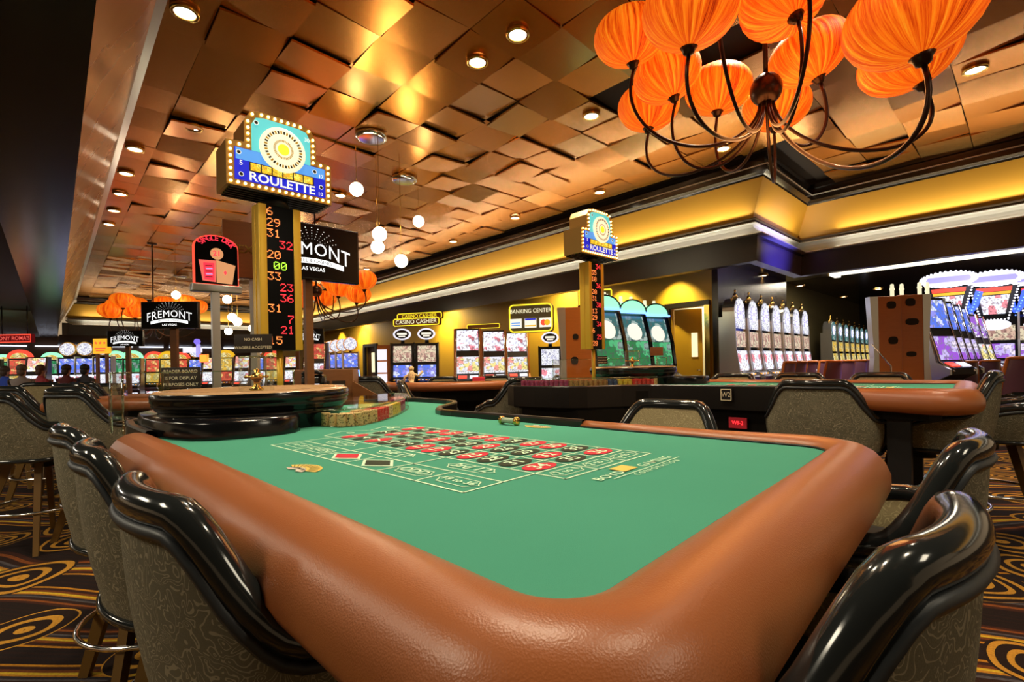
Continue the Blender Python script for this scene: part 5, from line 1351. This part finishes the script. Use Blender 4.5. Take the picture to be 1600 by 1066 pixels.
# video slots with red sides
row(slot_video('x', 'video slots under the cashier sign'), 3, px_xy(731, 10.8), px_xy(808, 12.2), Vector((.06, -1, 0)), 'two-screen video slot with red wooden side, %s from the oval-topped pair', 1.02)
row(slot_oval('x', 'oval-topped slots under the cashier sign'), 2, px_xy(629, 13.2), px_xy(667, 13.2), Vector((.05, -1, 0)), 'dark slot machine with white oval sign on top, %s from the lit cabinet', .93)
row(slot_round('x', 'blue neon slots before the far yellow wall', 'wheel_face', 'scr_purple'), 5, px_xy(507, 17.5), px_xy(548, 15.2), Vector((.45, -1, 0)), 'slot machine with blue neon tubes and round topper, %s from the small screen', .86)
place(slot_oval('x', 'lone oval-topped slot', 'wheel_face', 'scr_white'), True, px_xy(860, 11.8), (-.1, -1), 'dark slot machine with white lit oval below the card logos sign', .82)
place(slot_video('x', 'lone red slot', 'hall_brown', 'scr_red', 'scr_white'), True, px_xy(494, 14.5), (.1, -1), 'video slot with red screen below the small hotel screen', 1.0)
# orange backed bank: end panels seen from the side, machines facing right
def bank_end(loc, label, w, h, holes, sidecurve):
    t = thing('slot_bank_end', label, 'cabinet', loc, ROT_END, 'orange wooden slot bank ends')
    MB().box((0, .05, h / 2), (w, .10, h), 'orange_wood', bev=.01).obj('end_panel', t)
    for x, z, a, b_ in holes:
        b = MB(); b.front([(x + a * math.copysign(abs(math.cos(2 * PI * i / 20)) ** .7, math.cos(2 * PI * i / 20)), z + b_ * math.copysign(abs(math.sin(2 * PI * i / 20)) ** .8, math.sin(2 * PI * i / 20))) for i in range(20)], -.012, .004, 'tile_back'); b.obj('vent_opening', t)
    s = sidecurve
    P = [(0, 0), (s * .16, 0), (s * .17, .3), (s * .12, .75), (s * .075, 1.2), (s * .09, 1.5), (s * .13, h), (0, h)]
    P = [(x + s * w / 2, z) for x, z in P]
    MB().front(P, .0, .12, 'silver').obj('curved_side', t)
    return t
ROT_END = ROT_ROOM - R(48)
c = at(905, 560, 7.6); zt_ = at(905, 480, 7.6).z
bank_end((c.x, c.y, 0), 'orange wooden end panel left of the green slots, behind the far roulette column', .40, zt_, [(-.05, 1.62, .045, .045), (.12, 1.64, .045, .045), (-.07, 1.25, .055, .06)], -1)
c = at(1392, 560, 8.0); zt_ = at(1392, 463, 8.0).z
bank_end((c.x, c.y, 0), 'orange wooden end panel with round holes, left half of the slot bank', .36, zt_, [(.02, 2.06, .07, .062), (.04, 1.48, .07, .062)], -1)
c = at(1426, 560, 8.0)
bank_end((c.x, c.y, 0), 'orange wooden end panel with long oval hole, right half of the slot bank', .35, zt_ + .02, [(-.02, 2.1, .075, .065), (.0, 1.78, .10, .055), (-.02, 1.25, .075, .042)], 1)
b = MB(); place
for i, (px, pt) in enumerate(((1394, 446), (1409, 453), (1437, 443), (1449, 448))):
    w = at(px, 462, 8.05); o = MB().lathe([(.028, 0), (.028, .10), (.034, .11), (.034, .13), (.028, .14), (.024, .20), (.0005, .21)], 'lit_cream', 12).obj('candle_light'); o.location = (w.x, w.y, 2.28 - .06 * 0 + .02)
    o.location.z = zt_ + (.02 if i > 1 else 0)
    tag(o, 'small pale candle light on top of the orange slot bank, %s from its left side' % ORD[i], 'lamp', 'candle lights on the orange bank')
w = at(1399, 533, 7.8); t = thing('phone_holder', 'thin light rod leaning at the orange slot bank', 'rod', (w.x, w.y, 0))
bb = MB(); bb.tube([at(1362, 538, 7.7) - Vector((w.x, w.y, 0)), at(1392, 572, 7.7) - Vector((w.x, w.y, 0)), at(1392, 590, 7.7) - Vector((w.x, w.y, 0)) - Vector((0, 0, .9))], .012, 'chrome', 6); bb.obj('rod', t)
row(slot_video('x', 'blue screened slots along the orange bank', 'silver', 'scr_blue', 'scr_purple'), 4, px_xy(1466, 8.5), px_xy(1503, 10.2), Vector((.30, -1, 0)), 'blue screened slot with silver frame in the orange bank, %s from its end panel', 1.12)
row(slot_video('x', 'further slots of the orange bank', 'orange_wood', 'scr_purple', 'scr_mixed'), 2, px_xy(1518, 10.65), px_xy(1529, 11.25), Vector((.25, -1, 0)), 'lilac screened slot with orange side, %s beyond the blue ones', 1.06)
# jackpot machines
jp = slot_jackpot('x', 'big oval-topped jackpot slots on the right')
for i, (px, Y) in enumerate(((1484, 12.2), (1555, 12.2), (1627, 12.2))):
    w = px_xy(px, Y); place(jp, i == 0, w, (-w.x, -w.y), 'jackpot slot with bulb-ringed white oval topper, %s from the orange bank' % ORD[i], 1.12)
# the far hall on the left: rows of assorted machines
far = [slot_round('x', 'white wheel slots in the far hall', 'wheel_face', 'scr_white', 'neon_white'), slot_arch('x', 'red arched slots in the far hall'), slot_arch('x', 'green lit slots in the far hall', 'scr_green', 'scr_white', 'green_lit'), slot_video('x', 'video slots in the far hall', 'hall_brown', 'scr_mixed', 'scr_white'), slot_arch('x', 'yellow arched slots in the far hall', 'scr_gold', 'scr_red', 'yellow_sign')]
NM = ['white wheel slot', 'red arched slot', 'green lit slot', 'two-screen video slot', 'yellow arched slot']
seen = [0] * 5; seq = [(3, -18, 15), (2, 4, 18), (1, 30, 15), (3, 56, 14), (2, 80, 17), (0, 105, 15), (0, 132, 15), (0, 160, 15), (2, 180, 17), (2, 206, 17), (3, 228, 21), (1, 240, 18), (4, 262, 18), (1, 282, 19), (0, 305, 19), (3, 328, 17), (4, 352, 18), (3, 378, 16), (0, 402, 18), (1, 425, 19), (3, 455, 18), (3, 483, 20)]
for k, px, Y in seq:
    w = px_xy(px, Y); place(far[k], seen[k] == 0, w, (-w.x * .4, -w.y), '%s in the far left hall, %s of its kind from the left' % (NM[k], ORD[seen[k]]), .86); seen[k] += 1
# lit vending cabinet by the far door
c = at(598, 560, 13.5); zt_ = at(598, 541, 13.5).z
t = thing('display_cabinet', 'white lit display cabinet left of the oval-topped slots', 'cabinet', (c.x, c.y, 0))
MB().box((.05, .25, zt_ / 2), (.42, .4, zt_ + .06), 'orange_wood').obj('cabinet_body', t)
for i in range(4): MB().box((-.03, .04, .55 + i * .34), (.26, .03, .30), 'white_lit').obj('lit_shelf', t)
MB().box((0, .2, .03), (.4, .3, .06), 'black').obj('plinth', t)
# blue lit sign figure in the far hall and white strip signs
box_sign(307, 534, 14, .16, .16, 'round violet lit sign in the far hall', [], .1, 'purple', 'purple', 'purple', (1, 0, 0), 0, .06, .075, .01)
box_sign(309, 548, 14, .09, .36, 'tall violet lit strip sign below the round one', [], .1, 'lilac', 'purple', 'purple', (1, 0, 0), 0, .06, 0, .01)
box_sign(300, 547, 16.5, .62, .18, 'white lit sign in the far hall beside the post of the larger left screen', [], .1, 'white_lit', 'white_lit', None, (1, 0, 0), 0, .06)
box_sign(318, 560, 13, .22, .22, 'small orange paper sign in front of the far slots', [], .1, 'orange_lit', 'red_lit', 'red_lit', (1, 0, 0), 0, .05, 0, .02)
box_sign(98, 545, 15.8, .2, .2, 'round lilac lit sign over the far white wheel slots', [], .1, 'lilac', 'lilac', 'purple', (1, 0, 0), 0, .06, .095, .01)
box_sign(127, 545, 15.8, .75, .12, 'pale blue lit band sign over the far white wheel slots', [], .1, 'sky_panel', 'sign_white', 'white_lit', (1, 0, 0), 0, .06, .05, .01)
# slot stools before the wheel machines: small swivel chairs
def slot_stool(label):
    t = thing('slot_stool', label, 'chair', (0, 0, -70), 0, 'violet-lit stools before the slots')
    b = MB(); vs = []; N, K = 12, 6
    for i in range(N + 1):
        a = R(-62 + 124 * i / N)
        for k in range(K + 1):
            z = .55 + .5 * k / K; w = 1 - .28 * (k / K) ** 2
            vs.append((.25 * math.sin(a) * w, .21 * math.cos(a) - .02 + .06 * k / K, z))
    fs = [(i * (K + 1) + k, (i + 1) * (K + 1) + k, (i + 1) * (K + 1) + k + 1, i * (K + 1) + k + 1) for i in range(N) for k in range(K)]
    b.add(vs, fs, mat('violet_vinyl', (.16, .07, .12), .3), True); b.obj('backrest', t)
    MB().tube([vs[i * (K + 1)] for i in range(N + 1)][:1] + [vs[k] for k in range(K + 1)] + [vs[i * (K + 1) + K] for i in range(1, N + 1)] + [vs[N * (K + 1) + k] for k in range(K - 1, -1, -1)], .022, 'orange_wood', 8).obj('back_rim', t)
    MB().lathe([(.21, .50), (.23, .54), (.21, .59), (.05, .60)], 'vinyl', 20).obj('seat', t)
    MB().lathe([(.03, .02), (.03, .5)], 'chrome', 10).obj('column', t); MB().lathe([(.22, 0), (.22, .02), (.04, .04)], 'chrome', 20).obj('base', t)
    return t
st = slot_stool('x')
for i, (px, Y) in enumerate(((1216, 8.7), (1234, 9.2), (1252, 9.8), (1272, 10.6), (1290, 9.4), (1312, 10.3), (1333, 11.2), (1350, 12.1))): place(st, i == 0, px_xy(px, Y), D1 + D2 * .4 * (i > 3) * 1, 'curved violet stool before the wheel slots, %s in the line' % ORD[i], 1.1)
for i, (px, Y) in enumerate(((1498, 8.6), (1535, 9.4), (1578, 7.4))): place(st, False, px_xy(px, Y), D1 + D2, 'curved stool before the %s on the right' % ('orange bank slots', 'jackpot slots', 'jackpot slots, showing an orange rim')[i], 1.1 if i == 2 else 1.05)

# ================================================================== CARD TABLE, PODIUM
c = at(722, 600, 6.2); zc = .97
t = thing('card_table', 'brown-railed card table with green top in the middle distance', 'card table', (c.x, c.y, 0), R(8))
half_pts = [(-.95, .42)] + [(.95 * math.cos(R(a)) * 1.0, .35 + .78 * math.sin(R(a))) for a in range(180, 361, 12)] + [(.95, .42)]
MB().prism([(x * .92, y * .9) for x, y in half_pts], zc - .03, zc, 'felt').obj('felt_top', t)
MB().tube([(x, y, zc - .015) for x, y in half_pts], .055, 'leather', 10).obj('padded_rail', t)
MB().prism([(x * .8, y * .8 + .05) for x, y in half_pts], zc - .2, zc - .03, 'table_wood').obj('apron', t)
MB().box((0, .15, (zc - .2) / 2), (.7, .3, zc - .2), 'table_wood').obj('pedestal', t)
MB().box((0, .33, zc + .015), (.8, .12, .03), 'table_wood').obj('chip_tray', t)
w = at(748, 590, 6.1); o = MB().box((0, 0, 0), (.15, .16, .08), 'layout_red', bev=.01).obj('card_shoe'); o.location = (w.x, w.y, zc + .045); tag(o, 'red card shoe on the green card table', 'card shoe')
t = thing('figurine', 'small pale figure ornament on the left end of the card table', 'ornament', (at(643, 592, 6.0).x, 6.0, zc + .005))
MB().lathe([(.09, 0), (.08, .02), (.03, .03), (.035, .08), (.05, .12), (.03, .16), (.02, .18)], 'chip_cream', 14).obj('ornament_body', t)
mb = MB(); mb.ball((0, 0, .2), .035, 'chip_cream', 10); mb.tube([(0, 0, .15), (.09, 0, .11), (.14, .0, .17)], .015, 'chip_cream', 6); mb.tube([(0, 0, .15), (-.08, 0, .10), (-.1, 0, .03)], .015, 'chip_cream', 6); mb.obj('ornament_arms', t)
# podium of the pit
c = at(508, 600, 4.7); t = thing('pit_podium', 'brown wooden pit podium with paper slots, behind the near chip cover', 'podium', (c.x, c.y, 0), R(8)); ph = at(516, 577, 4.7).z
MB().box((-.02, .15, ph / 2), (.56, .3, ph), 'podium_wood', bev=.008).obj('podium_body', t)
MB().side([(0, .3), (0, ph - .12), (.02, ph - .12), (.5, .3)], .26, .28, 'podium_wood').obj('sloped_side', t)
MB().front([(.26, .4), (.26, ph - .12), (.66, ph - .36), (.66, .4)], -.04, -.01, 'podium_wood').obj('sloped_front', t)
for i in range(2):
    for j in range(3):
        MB().box((-.02 + .15 * i, -.004, ph - .14 - .065 * j), (.12, .02, .052), 'tile_back').obj('paper_slot', t)
        MB().box((-.02 + .15 * i, -.014, ph - .155 - .065 * j), (.10, .03, .012), 'paper').obj('paper_stack', t)
t = thing('desk_phone', 'black desk phone with lit screen beside the pit podium', 'phone', at(491, 597, 4.3))
MB().box((0, 0, 0), (.20, .10, .13), 'black_gloss', bev=.03).obj('phone_body', t); MB().box((.02, -.055, -.03), (.09, .01, .03), 'white_lit').obj('phone_screen', t)
mb = MB(); mb.tube([(-.08, -.05, .07), (-.04, -.06, .09), (.05, -.06, .09), (.09, -.05, .07)], .018, 'black', 8); mb.obj('handset', t)
MB().box((0, .05, -.35), (.22, .16, .58), 'black').obj('phone_stand', t)

# ================================================================== TABLE ON THE LEFT
c = at(150, 633, 3.9)
t = thing('card_table', 'green-topped table with brown rail among the left stools', 'card table', (c.x, c.y + .35, 0), R(4))
zc = at(200, 634, 3.75).z
rect = [(-.3, -.45), (.9, -.45)] + arc((.9, -.25), .2, 270, 360, 5) + [(1.1, .5)] + [(-.3, .5)]
MB().prism(rect, zc - .02, zc, 'felt').obj('felt_top', t)
MB().tube([(x, y, zc + .0) for x, y in rect], .05, 'leather', 10, closed=True).obj('padded_rail', t)
MB().prism([(x * .9, y * .9) for x, y in rect], zc - .18, zc - .02, 'table_wood').obj('apron', t); MB().box((.4, .1, (zc - .18) / 2), (.9, .4, zc - .18), 'table_wood').obj('pedestal', t)

# ================================================================== PEOPLE (far guests)
def person(loc, label, shirt, hair, seated=True, rz=0.0, trousers=(.03, .03, .05)):
    t = thing('person', label, 'person', loc, rz)
    J = {'pelvis': (0, 0, .58 if seated else .95)}; z0 = J['pelvis'][2]
    verts = [((0, 0, z0), .15), ((0, .02, z0 + .25), .145), ((0, .03, z0 + .45), .16), ((0, .02, z0 + .56), .07), ((0, 0, z0 + .64), .058), ((0, -.01, z0 + .72), .095), ((0, -.01, z0 + .80), .085)]
    edges = [(0, 1), (1, 2), (2, 3), (3, 4), (4, 5), (5, 6)]
    for s in (-1, 1):
        k = len(verts); verts += [((s * .19, .02, z0 + .48), .065), ((s * .24, -.06, z0 + .24), .05), ((s * .17, -.30, z0 + .20), .038), ((s * .15, -.38, z0 + .21), .04)]
        edges += [(2, k), (k, k + 1), (k + 1, k + 2), (k + 2, k + 3)]
        k = len(verts)
        if seated: verts += [((s * .10, -.06, z0 - .02), .095), ((s * .12, -.44, z0 - .02), .07), ((s * .12, -.42, .08), .045), ((s * .12, -.54, .04), .04)]
        else: verts += [((s * .10, 0, z0 - .08), .10), ((s * .11, -.02, .50), .068), ((s * .11, .02, .08), .045), ((s * .11, -.12, .04), .04)]
        edges += [(0, k), (k, k + 1), (k + 1, k + 2), (k + 2, k + 3)]
    me = bpy.data.meshes.new('body'); me.from_pydata([v for v, r in verts], edges, []); o = bpy.data.objects.new('body', me); COL.objects.link(o)
    o.modifiers.new('skin', 'SKIN')
    for i, (v, r) in enumerate(verts): me.skin_vertices[0].data[i].radius = (r, r)
    me.skin_vertices[0].data[0].use_root = True
    ss = o.modifiers.new('sub', 'SUBSURF'); ss.levels = 1; ss.render_levels = 1
    dg = bpy.context.evaluated_depsgraph_get(); dg.update(); m2 = bpy.data.meshes.new_from_object(o.evaluated_get(dg)); bpy.data.objects.remove(o)
    sk = mat('skin', (.45, .22, .13), .5); sh = mat('shirt_%s' % label[:24], shirt, .8); tr = mat('trousers', trousers, .8)
    m2.materials.clear()
    for m in (sk, sh, tr): m2.materials.append(m)
    for p in m2.polygons:
        c = p.center; p.use_smooth = True
        p.material_index = 0 if (c.z > z0 + .60 or (c.y < -.22 and z0 + .1 < c.z < z0 + .3 and abs(c.x) < .22)) else (1 if c.z > z0 - .0 and c.y > -.36 else 2)
    o = bpy.data.objects.new('body', m2); COL.objects.link(o); o.parent = t
    hm = mat('hair_%s' % label[:24], hair, .6)
    b = MB(); b.ball((0, .015, z0 + .80), .108, hm, 14, (1, 1.05, .95)); b.ball((0, .06, z0 + .70), .085, hm, 12, (1, .7, 1.2)); b.obj('hair', t)
    b = MB()
    for s in (-1, 1): b.ball((s * .035, -.098, z0 + .755), .010, 'black', 6)
    b.ball((0, -.108, z0 + .73), .016, sk, 6, (.8, 1, 1.4)); b.box((0, -.10, z0 + .695), (.05, .01, .010), 'layout_red'); b.obj('face', t)
    return t
for (px, Y, lab, shc, hc, seat, rz) in ((104, 13.2, 'person with dark hair and dark red top seated before the far white wheel slots', (.12, .02, .02), (.03, .015, .01), True, PI), (133, 13.4, 'person with black hair seated at the far wheel slots, beside the yellow sign post', (.05, .05, .06), (.01, .01, .01), True, PI), (64, 13.0, 'person in red top seated left of the pair at the far wheel slots', (.35, .04, .05), (.08, .03, .015), True, PI - .3), (34, 12.2, 'person in a grey shirt standing before the far red arched slot', (.22, .18, .16), (.10, .06, .04), True, PI + .4), (8, 13.6, 'person in a blue shirt at the far slots near the left picture edge', (.03, .08, .5), (.05, .03, .02), True, PI)):
    w = px_xy(px, Y); person((w.x, w.y, 0), lab, shc, hc, seat, rz)
for i, (px, Y) in enumerate(((104, 13.2), (133, 13.4), (64, 13.0), (34, 12.2), (8, 13.6))):
    w = px_xy(px, Y); place(st, False, w, (0, -1), 'curved stool carrying a guest in the far hall, %s from the wheel slots' % ORD[i], 1.0)
